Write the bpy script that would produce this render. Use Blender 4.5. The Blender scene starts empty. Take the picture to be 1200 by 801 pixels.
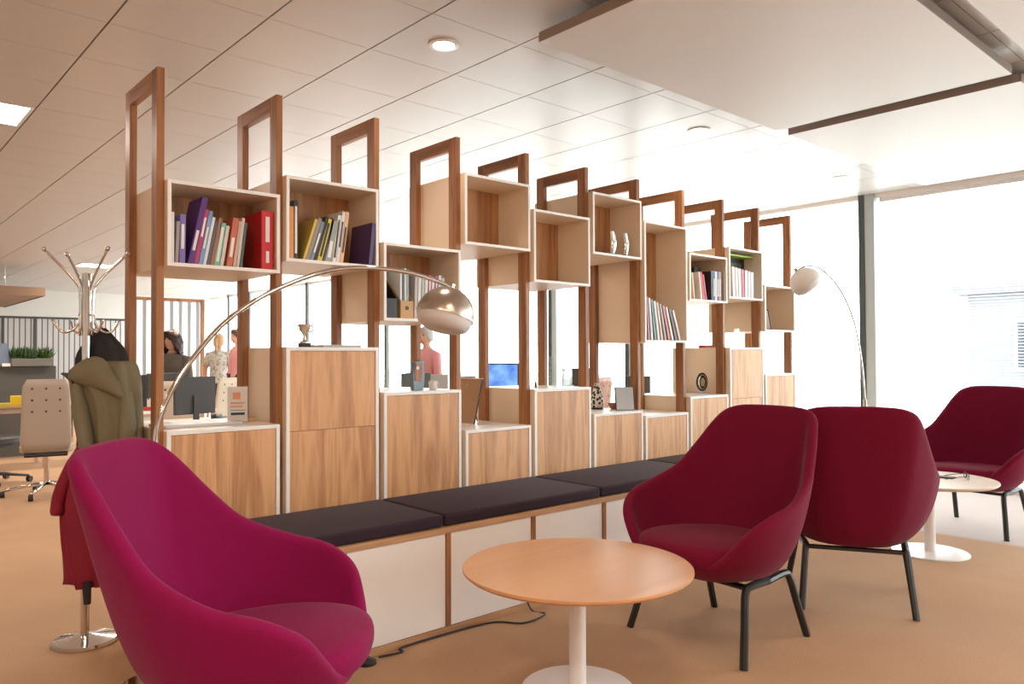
import bpy, bmesh, math, random
from mathutils import Vector, Matrix, Euler
PI = math.pi
random.seed(7)
COL = bpy.context.scene.collection
SC = 1.1          # everything below is laid out in shelf modules; scaled to metres at the very end

# ------------------------------------------------------------------ materials
def newmat(name):
    m = bpy.data.materials.new(name); m.use_nodes = True
    nt = m.node_tree; b = nt.nodes['Principled BSDF']
    return m, nt, b
def plain(name, col, rough=.5, metal=0., spec=.5, noise=0., nscale=20., bump=0., sheen=0., coat=0., emit=None, es=0.):
    m, nt, b = newmat(name)
    b.inputs['Base Color'].default_value = (*col, 1); b.inputs['Roughness'].default_value = rough
    b.inputs['Metallic'].default_value = metal; b.inputs['Specular IOR Level'].default_value = spec
    if sheen: b.inputs['Sheen Weight'].default_value = sheen; b.inputs['Sheen Roughness'].default_value = .4
    if coat: b.inputs['Coat Weight'].default_value = coat
    if emit: b.inputs['Emission Color'].default_value = (*emit, 1); b.inputs['Emission Strength'].default_value = es
    if noise or bump:
        tc = nt.nodes.new('ShaderNodeTexCoord'); n = nt.nodes.new('ShaderNodeTexNoise')
        n.inputs['Scale'].default_value = nscale; n.inputs['Detail'].default_value = 4
        nt.links.new(tc.outputs['Object'], n.inputs['Vector'])
        if noise:
            mx = nt.nodes.new('ShaderNodeMix'); mx.data_type = 'RGBA'
            mx.inputs['A'].default_value = (*[c*(1-noise) for c in col], 1); mx.inputs['B'].default_value = (*[min(1, c*(1+noise)) for c in col], 1)
            nt.links.new(n.outputs['Fac'], mx.inputs['Factor']); nt.links.new(mx.outputs['Result'], b.inputs['Base Color'])
        if bump:
            bp = nt.nodes.new('ShaderNodeBump'); bp.inputs['Strength'].default_value = bump; bp.inputs['Distance'].default_value = .003
            nt.links.new(n.outputs['Fac'], bp.inputs['Height']); nt.links.new(bp.outputs['Normal'], b.inputs['Normal'])
    return m
def wood(name, dark, light, grain='Z', scale=1., rough=.45, bands=9., contrast=1.):
    m, nt, b = newmat(name); N = nt.nodes; L = nt.links
    tc = N.new('ShaderNodeTexCoord'); oi = N.new('ShaderNodeObjectInfo')
    mu = N.new('ShaderNodeVectorMath'); mu.operation = 'SCALE'; mu.inputs[0].default_value = (7.3, 5.1, 9.7); L.new(oi.outputs['Random'], mu.inputs['Scale'])
    ad = N.new('ShaderNodeVectorMath'); ad.operation = 'ADD'; L.new(tc.outputs['Object'], ad.inputs[0]); L.new(mu.outputs['Vector'], ad.inputs[1])
    mp = N.new('ShaderNodeMapping'); s = {'X': (.07, 1, 1), 'Y': (1, .07, 1), 'Z': (1, 1, .07)}[grain]
    mp.inputs['Scale'].default_value = tuple(v*scale for v in s); L.new(ad.outputs['Vector'], mp.inputs['Vector'])
    n1 = N.new('ShaderNodeTexNoise'); n1.inputs['Scale'].default_value = bands; n1.inputs['Detail'].default_value = 3; n1.inputs['Distortion'].default_value = .6
    n2 = N.new('ShaderNodeTexNoise'); n2.inputs['Scale'].default_value = bands*9; n2.inputs['Detail'].default_value = 5
    L.new(mp.outputs['Vector'], n1.inputs['Vector']); L.new(mp.outputs['Vector'], n2.inputs['Vector'])
    mul = N.new('ShaderNodeMath'); mul.operation = 'MULTIPLY'; mul.inputs[1].default_value = 5.5; L.new(n1.outputs['Fac'], mul.inputs[0])
    sn = N.new('ShaderNodeMath'); sn.operation = 'PINGPONG'; sn.inputs[1].default_value = 1.; L.new(mul.outputs[0], sn.inputs[0])
    mx = N.new('ShaderNodeMix'); mx.data_type = 'FLOAT'; mx.inputs['Factor'].default_value = .5
    L.new(sn.outputs[0], mx.inputs['A']); L.new(n2.outputs['Fac'], mx.inputs['B'])
    cr = N.new('ShaderNodeValToRGB'); cr.color_ramp.elements[0].position = .18; cr.color_ramp.elements[1].position = .72
    d = [l+(a-l)*contrast for a, l in zip(dark, light)]
    cr.color_ramp.elements[0].color = (*d, 1); cr.color_ramp.elements[1].color = (*light, 1)
    L.new(mx.outputs['Result'], cr.inputs['Fac']); L.new(cr.outputs['Color'], b.inputs['Base Color'])
    b.inputs['Roughness'].default_value = rough
    return m
def glassy(name, tint=(1, 1, 1), fac=.12, rough=.02):
    m, nt, b = newmat(name); nt.nodes.remove(b)
    o = nt.nodes['Material Output']; t = nt.nodes.new('ShaderNodeBsdfTransparent'); t.inputs[0].default_value = (*tint, 1)
    g = nt.nodes.new('ShaderNodeBsdfGlossy'); g.inputs['Roughness'].default_value = rough
    mx = nt.nodes.new('ShaderNodeMixShader'); mx.inputs[0].default_value = fac
    nt.links.new(t.outputs[0], mx.inputs[1]); nt.links.new(g.outputs[0], mx.inputs[2]); nt.links.new(mx.outputs[0], o.inputs['Surface'])
    return m
M = {}
M['post'] = wood('walnut posts', (.20, .075, .028), (.40, .175, .065), 'Z', 1.6)
M['bar'] = wood('walnut bars', (.20, .075, .028), (.40, .175, .065), 'Y', 1.6)
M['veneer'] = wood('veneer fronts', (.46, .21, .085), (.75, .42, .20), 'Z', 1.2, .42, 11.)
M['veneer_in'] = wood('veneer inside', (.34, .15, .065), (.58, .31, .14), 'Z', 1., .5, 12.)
M['bench_wood'] = wood('bench oak', (.34, .17, .08), (.56, .33, .17), 'X', 1., .45)
M['table_wood'] = wood('table oak', (.58, .29, .13), (.72, .39, .19), 'X', .7, .33, 5., .7)
M['desk_wood'] = wood('desk walnut', (.22, .12, .06), (.36, .22, .12), 'X', 1.)
M['cream'] = plain('cream paint', (.88, .73, .56), .45)
M['white'] = plain('white lacquer', (.93, .91, .88), .35)
M['panel_white'] = plain('bench panel white', (.88, .87, .86), .3)
M['cushion'] = plain('aubergine wool', (.026, .010, .022), .9, noise=.25, nscale=260, bump=.3, sheen=.06)
M['wool'] = plain('crimson wool', (.175, .0035, .030), .88, noise=.15, nscale=220, bump=.35, sheen=.08, spec=.2)
M['wool_magenta'] = plain('magenta wool', (.235, .0032, .068), .88, noise=.15, nscale=220, bump=.35, sheen=.08, spec=.2)
M['black_leg'] = plain('black stained oak', (.014, .013, .012), .38)
M['chrome'] = plain('chrome', (.72, .70, .68), .08, 1.)
M['brushed'] = plain('brushed nickel', (.62, .55, .47), .28, 1., noise=.08, nscale=60)
M['white_metal'] = plain('white powder coat', (.84, .82, .82), .3)
M['black'] = plain('black plastic', (.02, .02, .022), .45)
M['darkgrey'] = plain('dark grey plastic', (.055, .055, .055), .5)
M['slate'] = plain('slate grey fabric', (.09, .085, .08), .8)
M['beige'] = plain('beige upholstery', (.46, .39, .33), .75, bump=.2, nscale=150)
M['cream_uph'] = plain('cream upholstery', (.72, .64, .52), .75)
M['lamp_in'] = plain('lamp inside white', (.85, .83, .80), .35)
m, nt, b = newmat('frosted lamp bowl'); d_ = nt.nodes.new('ShaderNodeBsdfTranslucent'); d_.inputs[0].default_value = (.95, .93, .92, 1); mx = nt.nodes.new('ShaderNodeMixShader'); mx.inputs[0].default_value = .15
b.inputs['Base Color'].default_value = (.92, .91, .91, 1)
nt.links.new(b.outputs[0], mx.inputs[1]); nt.links.new(d_.outputs[0], mx.inputs[2]); nt.links.new(mx.outputs[0], nt.nodes['Material Output'].inputs['Surface']); M['perf'] = m
M['grey_frame'] = plain('grey window frame', (.06, .08, .085), .4)
M['grey_light'] = plain('pale blue grey frame', (.48, .55, .56), .4)
M['glass'] = glassy('window glass', (.97, .99, .98), .05)
M['clear'] = glassy('clear acrylic', (.96, .985, .98), .16, .04)
M['acrylic'] = glassy('thin acrylic', (.99, .99, .99), .04, .05)
M['metal_strip'] = plain('raft edge metal', (.40, .34, .30), .4, .3)

def floor_mat():
    m, nt, b = newmat('carpet'); N = nt.nodes; L = nt.links
    tc = N.new('ShaderNodeTexCoord'); n = N.new('ShaderNodeTexNoise'); n.inputs['Scale'].default_value = 170; n.inputs['Detail'].default_value = 5
    n2 = N.new('ShaderNodeTexNoise'); n2.inputs['Scale'].default_value = 1.6; n2.inputs['Detail'].default_value = 3
    L.new(tc.outputs['Object'], n.inputs['Vector']); L.new(tc.outputs['Object'], n2.inputs['Vector'])
    cr = N.new('ShaderNodeValToRGB'); cr.color_ramp.elements[0].color = (.43, .26, .15, 1); cr.color_ramp.elements[1].color = (.60, .385, .235, 1)
    cr.color_ramp.elements[0].position = .3; cr.color_ramp.elements[1].position = .7
    mm = N.new('ShaderNodeMix'); mm.data_type = 'FLOAT'; mm.inputs['Factor'].default_value = .35
    L.new(n.outputs['Fac'], mm.inputs['A']); L.new(n2.outputs['Fac'], mm.inputs['B']); L.new(mm.outputs['Result'], cr.inputs['Fac'])
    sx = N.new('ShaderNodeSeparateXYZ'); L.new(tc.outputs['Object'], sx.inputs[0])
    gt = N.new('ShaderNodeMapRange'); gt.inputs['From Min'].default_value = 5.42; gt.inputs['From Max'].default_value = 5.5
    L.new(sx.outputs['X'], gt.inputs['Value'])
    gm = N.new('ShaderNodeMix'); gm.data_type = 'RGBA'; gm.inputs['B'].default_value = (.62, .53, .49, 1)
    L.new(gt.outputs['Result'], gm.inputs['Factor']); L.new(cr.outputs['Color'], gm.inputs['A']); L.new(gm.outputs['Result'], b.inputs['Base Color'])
    b.inputs['Roughness'].default_value = .85; b.inputs['Specular IOR Level'].default_value = .25
    bp = N.new('ShaderNodeBump'); bp.inputs['Strength'].default_value = .25; bp.inputs['Distance'].default_value = .004
    L.new(n.outputs['Fac'], bp.inputs['Height']); L.new(bp.outputs['Normal'], b.inputs['Normal'])
    return m
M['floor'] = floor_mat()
M['ceil'] = plain('ceiling tile metal', (.60, .555, .52), .30, spec=.8)
M['ceil_gap'] = plain('ceiling grid gap', (.16, .12, .10), .7)
M['raft'] = plain('ceiling raft', (.74, .71, .68), .5)
M['wall'] = plain('wall paint', (.82, .79, .74), .7)

# ------------------------------------------------------------------ mesh helpers
def V(*a): return Vector(a)
class MB:
    def __init__(s): s.bm = bmesh.new()
    def box(s, x0, x1, y0, y1, z0, z1, rot=None, at=None):
        vs = [s.bm.verts.new((x, y, z)) for x in (x0, x1) for y in (y0, y1) for z in (z0, z1)]
        for f in ((0, 1, 3, 2), (4, 6, 7, 5), (0, 4, 5, 1), (2, 3, 7, 6), (0, 2, 6, 4), (1, 5, 7, 3)): s.bm.faces.new([vs[i] for i in f])
        if rot is not None:
            for v in vs: v.co = rot @ v.co
        if at is not None:
            for v in vs: v.co += Vector(at)
        return s
    def grid(s, rows, closed_u=False, closed_v=False):
        g = [[s.bm.verts.new(p) for p in r] for r in rows]
        nu, nv = len(g), len(g[0])
        for i in range(nu if closed_u else nu-1):
            for j in range(nv if closed_v else nv-1):
                q = [g[i][j], g[(i+1) % nu][j], g[(i+1) % nu][(j+1) % nv], g[i][(j+1) % nv]]
                try: s.bm.faces.new(q)
                except ValueError: pass
        return g
    def cap(s, ring):
        try: s.bm.faces.new(ring)
        except ValueError: pass
    def tube(s, pts, r, n=10, caps=True, flat=1.):
        pts = [Vector(p) for p in pts]; rs = r if isinstance(r, (list, tuple)) else [r]*len(pts)
        rows = []; up = Vector((0, 0, 1)); prev = None
        for i, p in enumerate(pts):
            t = (pts[min(i+1, len(pts)-1)]-pts[max(i-1, 0)]).normalized()
            if prev is None:
                a = t.cross(up) if abs(t.dot(up)) < .95 else t.cross(Vector((1, 0, 0)))
            else: a = prev-t*prev.dot(t)
            a.normalize(); prev = a; b = t.cross(a)
            rows.append([p+(a*math.cos(2*PI*k/n)+b*math.sin(2*PI*k/n)*flat)*rs[i] for k in range(n)])
        g = s.grid(rows, closed_v=True)
        if caps: s.cap(g[0][::-1]); s.cap(g[-1])
        return s
    def lathe(s, prof, n=32, c=(0, 0, 0), rot=None, caps=True):
        c = Vector(c); rows = []
        for r, z in prof:
            row = []
            for k in range(n):
                p = Vector((r*math.cos(2*PI*k/n), r*math.sin(2*PI*k/n), z))
                if rot is not None: p = rot @ p
                row.append(p+c)
            rows.append(row)
        g = s.grid(rows, closed_v=True)
        if caps: s.cap(g[0][::-1]); s.cap(g[-1])
        return s
    def prism(s, poly, z0, z1, M_=None):
        a = [s.bm.verts.new((x, y, z0)) for x, y in poly]; b = [s.bm.verts.new((x, y, z1)) for x, y in poly]; n = len(poly)
        s.bm.faces.new(a[::-1]); s.bm.faces.new(b)
        for i in range(n): s.bm.faces.new([a[i], a[(i+1) % n], b[(i+1) % n], b[i]])
        if M_ is not None:
            for v in a+b: v.co = M_ @ v.co
        return s
    def build(s, name, mat, parent=None, smooth=False, bevel=0, sub=0, loc=None):
        bmesh.ops.recalc_face_normals(s.bm, faces=s.bm.faces)
        me = bpy.data.meshes.new(name); s.bm.to_mesh(me); s.bm.free()
        o = bpy.data.objects.new(name, me); COL.objects.link(o)
        me.materials.append(M[mat] if isinstance(mat, str) else mat)
        if smooth:
            for p in me.polygons: p.use_smooth = True
        if smooth == 'auto':
            me.set_sharp_from_angle(angle=math.radians(35))
        if bevel:
            md = o.modifiers.new('bevel', 'BEVEL'); md.width = bevel; md.segments = 2; md.limit_method = 'ANGLE'
        if sub:
            md = o.modifiers.new('sub', 'SUBSURF'); md.levels = sub; md.render_levels = sub
        if parent: o.parent = parent
        if loc is not None: o.location = loc
        return o
def B(x0, x1, y0, y1, z0, z1): return MB().box(x0, x1, y0, y1, z0, z1)
def tag(o, label, cat=None, group=None, kind=None):
    if label: o['label'] = label
    if cat: o['category'] = cat
    if group: o['group'] = group
    if kind: o['kind'] = kind
    return o
def thing(name, label, cat, loc=(0, 0, 0), rz=0, group=None):
    o = bpy.data.objects.new(name, None); COL.objects.link(o); o.location = loc; o.rotation_euler = (0, 0, rz)
    o.empty_display_size = .1
    return tag(o, label, cat, group)
def dup(root, label, loc=None, rz=None, group=None):
    r = root.copy(); COL.objects.link(r); r['label'] = label
    if loc is not None: r.location = loc
    if rz is not None: r.rotation_euler = (0, 0, rz)
    if group: r['group'] = group
    for ch in list(root.children):
        c = ch.copy(); COL.objects.link(c); c.parent = r
        for g in list(ch.children):
            d = g.copy(); COL.objects.link(d); d.parent = c
    return r
def struct(name, mb, mat, **k):
    o = mb.build(name, mat, **k); o['kind'] = 'structure'; return o
def spline(pts, n=8):
    pts = [Vector(p) for p in pts]; out = []
    P = [pts[0]*2-pts[1]]+pts+[pts[-1]*2-pts[-2]]
    for i in range(1, len(P)-2):
        for k in range(n):
            t = k/n; a, b, c, d = P[i-1:i+3]
            out.append(.5*((2*b)+(c-a)*t+(2*a-5*b+4*c-d)*t*t+(3*b-a-3*c+d)*t**3))
    out.append(pts[-1]); return out
# position on the plan: sideways / forward distances from the viewpoint
def W(px, D):
    a = (px-600)/899*D
    return (.745*a+.667*D, -.667*a+.745*D)

# ------------------------------------------------------------------ setting
CZ = 2.70
XW = 7.4
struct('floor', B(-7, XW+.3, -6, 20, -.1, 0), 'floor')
mb = MB()
tx0, ty0, T = .945, 3.80, .525
for i in range(-15, 13):
    for j in range(-19, 31):
        x0, x1, y0, y1 = tx0+i*T+.004, tx0+(i+1)*T-.004, ty0+j*T+.0018, ty0+(j+1)*T-.0018
        x0 = max(x0, -7); x1 = min(x1, XW+.1); y0 = max(y0, -6); y1 = min(y1, 20)
        if x1-x0 > .02 and y1-y0 > .02: mb.box(x0, x1, y0, y1, CZ, CZ+.02)
struct('ceiling', mb, 'ceil')
struct('ceiling', B(-7.1, XW+.35, -6.1, 20.1, CZ+.02, CZ+.12), 'ceil_gap')
struct('wall_left', B(-7.1, -7, -6, 20, 0, CZ+.02), 'wall')
struct('wall_back', B(-7.1, XW+.3, 20, 20.1, 0, CZ+.02), 'wall')
struct('wall_front', B(-7.1, XW+.3, -6.1, -6, 0, CZ+.02), 'wall')
# window wall on the right: sill rail, head rail, mullions, glass
struct('wall_right', MB().box(XW+.02, XW+.2, -6, 20, 0, .05).box(XW+.02, XW+.2, -6, 20, CZ-.04, CZ+.02), 'white')
w = struct('window_1', B(XW+.12, XW+.128, -6, 20, .05, CZ-.04), 'glass')
for y in (-5.1, -.95, 3.2, 6.1, 7.45, 11.6, 14.6, 17.5, 18.75):
    f = B(XW-.02, XW+.11, y, y+.055, 0, CZ).build('window_frame', 'grey_frame', w)
    f2 = B(XW-.01, XW+.11, y-.09, y, 0, CZ).build('window_frame', 'grey_light', w)
# blinds in front of the glass (each blind its own thing)
M['slat'] = None
m, nt, b = newmat('blind slat'); nt.nodes.remove(b)
d_ = nt.nodes.new('ShaderNodeBsdfDiffuse'); d_.inputs[0].default_value = (.86, .88, .88, 1); t_ = nt.nodes.new('ShaderNodeBsdfTranslucent'); t_.inputs[0].default_value = (.86, .88, .88, 1)
mx = nt.nodes.new('ShaderNodeMixShader'); mx.inputs[0].default_value = .5
nt.links.new(d_.outputs[0], mx.inputs[1]); nt.links.new(t_.outputs[0], mx.inputs[2]); nt.links.new(mx.outputs[0], nt.nodes['Material Output'].inputs['Surface'])
M['slat'] = m
def blind(y0, y1, zlow, label):
    r = thing('venetian_blind', label, 'blind', (XW+.06, (y0+y1)/2, 0), 0, 'venetian blinds on the window wall')
    h = (y1-y0)/2
    B(-.02, .02, -h, h, CZ-.08, CZ-.04).build('head_rail', 'white_metal', r)
    mb = MB(); z = zlow
    while z < CZ-.09:
        mb.box(-.011, .011, -h, h, -.0006, .0006, rot=Matrix.Rotation(math.radians(12), 3, 'Y'), at=(0, 0, z)); z += .026
    o = mb.build('slats', 'slat', r)
    B(-.013, .013, -h, h, zlow-.03, zlow-.015).build('bottom_rail', 'white_metal', r)
    for y in (-h*.75, 0, h*.75): MB().tube([(0, y, zlow-.02), (0, y, CZ-.06)], .0015, 4).build('lift_cord', 'white_metal', r)
blind(-.85, 3.08, .12, 'wide half-lit white slatted blind right of the grey mullion behind crimson chairs')
blind(6.2, 7.33, .12, 'narrow white slatted blind behind shelves beside the pale green mullion')

# outside: pale paving and a low annex
struct('ground', B(XW+.6, 40, -25, 45, -.4, -.12), plain('pale paving', (.55, .54, .52), .8, noise=.1, nscale=2))
r = thing('annex_building', 'low grey building outside, faint through the blind at the right edge', 'building', (21, 1.6, -.12))
B(0, 6, -5, 5, 0, 2.75).build('wall', plain('grey render', (.15, .16, .18), .8, noise=.15, nscale=1), r)
B(-.3, 6.3, -5.3, 5.3, 2.75, 2.95).build('roof', plain('roof felt', (.12, .12, .13), .8), r)
for k in range(4):
    f = B(-.06, 0, -4.2+2.3*k, -2.9+2.3*k, .9, 2.1).build('window', 'white', r)
    B(-.07, -.06, -4.13+2.3*k, -2.97+2.3*k, .97, 2.03).build('pane', plain('dark pane', (.05, .06, .08), .1), f)

# suspended ceiling rafts
def raft(name, x0, x1, y0, y1, label):
    r = thing(name, label, 'ceiling raft', ((x0+x1)/2, (y0+y1)/2, 2.6), 0, 'suspended ceiling rafts')
    a, c = (x1-x0)/2, (y1-y0)/2
    B(-a+.002, a-.002, -c+.002, c-.002, 0, .04).build('panel', 'raft', r)
    MB().box(-a, -a+.002, -c, c, .001, .045).box(a-.002, a, -c, c, .001, .045).box(-a, a, -c, -c+.002, .001, .045).box(-a, a, c-.002, c, .001, .045).build('edge_trim', 'metal_strip', r)
    for sx in (-.8, .8):
        for sy in (-.8, .8): MB().tube([(a*sx, c*sy, .04), (a*sx, c*sy, .1)], .006, 8).build('hanger', 'chrome', r)
raft('ceiling_raft', 2.40, 4.49, 1.19, 2.49, 'big white suspended ceiling raft directly over the round wooden table')
raft('ceiling_raft', 4.64, 6.9, 1.19, 2.49, 'white suspended ceiling raft over the crimson chairs next to the window')
raft('ceiling_raft', 2.40, 4.49, -.6, 1.06, 'white suspended ceiling raft seen only in the top right corner')
raft('ceiling_raft', 4.64, 6.9, -.6, 1.06, 'white suspended ceiling raft at the right edge by the window')

# ceiling lights
def emis(name, col, s):
    m, nt, b = newmat(name); b.inputs['Base Color'].default_value = (0, 0, 0, 1)
    b.inputs['Emission Color'].default_value = (*col, 1); b.inputs['Emission Strength'].default_value = s; return m
M['led'] = emis('led panel', (1, .93, .84), 9); M['spot'] = emis('downlight glow', (1, .88, .74), 14)
def downlight(x, y, on, label):
    r = thing('ceiling_downlight', label, 'ceiling light', (x, y, CZ), 0, 'recessed downlights above the shelves')
    MB().lathe([(.075, 0), (.075, -.006), (.055, -.008), (.05, -.002), (.05, 0)], 32).build('trim_ring', 'white_metal', r, smooth='auto')
    MB().lathe([(.0495, -.0005), (.0495, -.003)], 24).build('diffuser', 'spot' if on else 'lamp_in', r)
downlight(2.237, 2.99, True, 'glowing round downlight in ceiling above the first books')
downlight(4.388, 3.0, True, 'round recessed downlight over the middle of the shelf row')
downlight(6.505, 3.015, False, 'small round recessed downlight close to the window wall')
def ledpanel(x, y, label):
    r = thing('ceiling_light_panel', label, 'ceiling light', (x, y, CZ), 0, 'square light panels in the ceiling')
    h = T/2-.01
    MB().box(-h, h, -h, -h+.02, -.006, -.0005).box(-h, h, h-.02, h, -.006, -.0005).box(-h, -h+.02, -h+.02, h-.02, -.006, -.0005).box(h-.02, h, -h+.02, h-.02, -.006, -.0005).build('frame', 'white_metal', r)
    B(-h+.02, h-.02, -h+.02, h-.02, -.004, -.001).build('diffuser', 'led', r)
ledpanel(tx0-T/2, ty0+3.5*T, 'glowing square light panel in ceiling at the left edge')
ledpanel(tx0+4.5*T, ty0+19.5*T, 'distant square light panel above the coat stand')
ledpanel(tx0+1.5*T, ty0+23.5*T, 'farthest square light panel near the brown canopy')

# ------------------------------------------------------------------ shelving
YF, YB, YM = 3.165, 3.685, 3.425
def Xk(k): return 1.005+.5*(k-1)          # right face of frame k
def shelf_frame(k, label):
    r = thing('wooden_hoop', label, 'wooden hoop', (Xk(k)-.015, 3.42, 0), 0, 'wooden hoop frames of the shelf divider')
    for y0, y1 in ((-.215, -.150), (.150, .215)):
        B(-.015, .015, y0, y1, 0, 2.34).build('post', 'post', r, bevel=.0015)
    B(-.015, .015, -.150, .150, 2.275, 2.34).build('crossbar', 'bar', r, bevel=.0015)
fr = ['tall wooden hoop frame at the left end beside the coat stand',
 'wooden hoop frame between the two boxes full of slanted books',
 'wooden hoop frame right of the yellow and black books',
 'wooden hoop frame just above the silver lamp dome',
 'wooden hoop frame between the two empty square boxes',
 'wooden hoop frame between empty box and box with silver ornaments',
 'wooden hoop frame left of the tall box with magazines',
 'wooden hoop frame right of the tall box with magazines',
 'wooden hoop frame above the black framed picture box',
 'second last wooden hoop frame, left of the lowest end box',
 'last wooden hoop frame, next to the white lamp by the window']
for k in range(1, 12): shelf_frame(k, fr[k-1])
def shelf_box(k, z0, z1, label):
    x0, x1 = Xk(k), Xk(k)+.47; h = z1-z0; w2 = .235; t = .014
    r = thing('shelf_box', label, 'shelf box', (x0+w2, YF, z0), 0, 'white open boxes hung between the wooden frames')
    d = YB-YF
    mb = MB(); mb.box(-w2, -w2+t, .004, d, 0, h); mb.box(w2-t, w2, .004, d, 0, h); mb.box(-w2+t, w2-t, .004, d, 0, t); mb.box(-w2+t, w2-t, .004, d, h-t, h)
    mb.build('carcass', 'cream', r)
    mb = MB(); mb.box(-w2, -w2+t, 0, .004, 0, h); mb.box(w2-t, w2, 0, .004, 0, h); mb.box(-w2+t, w2-t, 0, .004, 0, t); mb.box(-w2+t, w2-t, 0, .004, h-t, h)
    mb.build('edging', 'white', r)
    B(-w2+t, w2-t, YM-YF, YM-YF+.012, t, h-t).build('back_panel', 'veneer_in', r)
    return r
U = {1: (1.543, 1.887), 2: (1.60, 1.98), 3: (1.352, 1.732), 4: (1.77, 2.148), 5: (1.60, 2.018), 6: (1.803, 2.186), 7: (1.265, 2.066), 8: (1.56, 1.897), 9: (1.60, 1.985), 10: (1.363, 1.732)}
ul = ['open white box holding slanted books and a red binder', 'open white box of yellow, black and purple books',
 'low open white box with cork magazine file behind silver lamp', 'empty white box, highest on the left of the two empty ones',
 'empty white box with light shining past it, lower of the empty pair', 'white box with two small silver ornaments inside',
 'tall narrow white box with leaning magazines at its bottom', 'small white box with red and dark blue books',
 'small white box with a black framed picture behind books', 'last low white box nearest the window with one leaning card']
for k in U: shelf_box(k, *U[k], ul[k-1])
def cabinet(k, h, label):
    x0 = Xk(k); w2 = .235; t = .016; d = YB-YF
    r = thing('cabinet', label, 'cabinet', (x0+w2, YF, 0), 0, 'wood-fronted cabinets behind the bench')
    mb = MB(); mb.box(-w2, -w2+t, .005, d, 0, h); mb.box(w2-t, w2, .005, d, 0, h); mb.box(-w2+t, w2-t, .005, d, 0, t); mb.box(-w2+t, w2-t, d-.012, d, t, h-t)
    mb.build('carcass', 'cream', r)
    mb = MB(); mb.box(-w2, -w2+t, 0, .005, 0, h); mb.box(w2-t, w2, 0, .005, 0, h); mb.box(-w2+t, w2-t, 0, .005, h-t, h); mb.box(-w2+t, w2-t, .005, d, h-t, h)
    mb.build('top_and_edging', 'white', r)
    for z0, z1 in (((.02, .849), (.851, h-t-.002)) if k in (2, 9) else ((.02, h-t-.002),)):
        B(-w2+t+.002, w2-t-.002, .003, .02, z0, z1).build('door', 'veneer', r)
Lh = {1: .886, 2: 1.222, 3: 1.004, 4: .788, 5: .987, 6: .82, 7: .782, 8: .887, 9: 1.234, 10: 1.026}
ll = ['wood-fronted cabinet with leaflet holder on top, nearest the coat stand', 'tallest wood-fronted cabinet on the left, with small trophy on top',
 'wood-fronted cabinet with blue-grey award on top', 'low wood-fronted cabinet with a brown board leaning on top',
 'wood-fronted cabinet carrying clear glass awards', 'low wood-fronted cabinet with patterned ornament and leaning grey screen',
 'lowest bare-topped wood-fronted cabinet at the middle right', 'wood-fronted cabinet with a round dark plaque on top',
 'tall pale wood-fronted cabinet carrying a silver glass piece', 'last wood-fronted cabinet nearest the window']
for k in Lh: cabinet(k, Lh[k], ll[k-1])

# bench in front of the cabinets
bx0, bx1, byf = .975, 6.005, 2.63
r = thing('bench', 'long low storage bench with white panels and wooden edges', 'bench', ((bx0+bx1)/2, (byf+YF)/2, 0))
hx, hy = (bx1-bx0)/2, (YF-byf)/2-.001
B(-hx, hx, -hy, hy, .425, .45).build('bench_top', 'bench_wood', r, bevel=.001)
B(-hx, hx, -hy, hy, 0, .03).build('bottom_rail', 'bench_wood', r)
for k in range(11):
    x = -hx+.5*k
    B(x, x+.024, -hy, hy, .03, .425).build('divider', 'post', r)
    if k < 10: B(x+.026, x+.498, -hy+.006, -hy+.02, .032, .423).build('front_panel', 'panel_white', r)
cl = ['aubergine bench cushion at the left end behind the magenta chair', 'aubergine bench cushion second from left, below the leaning board',
      'aubergine bench cushion in the middle above the round table', 'aubergine bench cushion partly behind the front crimson chair', 'aubergine bench cushion farthest right, hidden behind the crimson chairs']
for k in range(5):
    o = B(-.496, .496, -.255, .255, 0, .052).build('bench_cushion', 'cushion', None, smooth=True, bevel=.014)
    o.modifiers['bevel'].segments = 4; o.location = (bx0+.5+k*1.0, 2.898, .4502); tag(o, cl[k], 'cushion', 'dark bench cushions')

# ------------------------------------------------------------------ books
def book_mat(c): 
    key = 'bk%.2f%.2f%.2f' % c
    if key not in M: M[key] = plain(key, c, .4, noise=.06, nscale=30)
    return key
M['paper'] = plain('book paper', (.78, .74, .66), .8)
M['print'] = plain('pale print', (.85, .83, .8), .5); M['print_dark'] = plain('dark print', (.05, .05, .06), .5)
bookscale = 1.
def book(x, y, z, w_, h, d, col, lean, label, group, name='book', stripe=None, cat='book'):
    """x = bottom-left corner of the spine, lean in degrees (positive tips the top to the right)"""
    r = thing(name, label, cat, (x, y, z), 0, group)
    rot = Matrix.Rotation(math.radians(lean), 3, 'Y'); off = Vector((0, 0, 0))
    if lean < 0: off = Vector((0, 0, w_*0))
    dz = max(0., math.sin(math.radians(lean))*w_) if lean > 0 else 0.
    at = (0, 0, dz if lean > 0 else 0)
    t = min(.0025, w_*.16)
    mb = MB()
    mb.box(0, t, 0, d, 0, h, rot, at); mb.box(w_-t, w_, 0, d, 0, h, rot, at); mb.box(t, w_-t, 0, t, 0, h, rot, at)
    mb.build('cover', book_mat(col), r)
    MB().box(t, w_-t, t, d-.004, .003, h-.003, rot, at).build('pages', 'paper', r)
    if stripe:
        s0, s1, sm = stripe
        MB().box(w_*.25, w_*.75, -.0006, .0, h*s0, h*s1, rot, at).build('spine_print', sm, r)
    return r
def bz(k): return U[k][0]+.0145
def row(k, items, group, x_start, where, y=YF+.03):
    """items: (dx gap, width, height, depth, colour, lean, label, stripe)"""
    x = Xk(k)+x_start
    for it in items:
        gap, w_, h, d, c, lean, lab, st = it
        x += gap
        book(x, y, bz(k), w_, h, d, c, lean, lab+where, group, 'book', st)
        x += w_/max(.5, math.cos(math.radians(lean)))+.0012
wh = 'print'; dk = 'print_dark'
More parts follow.
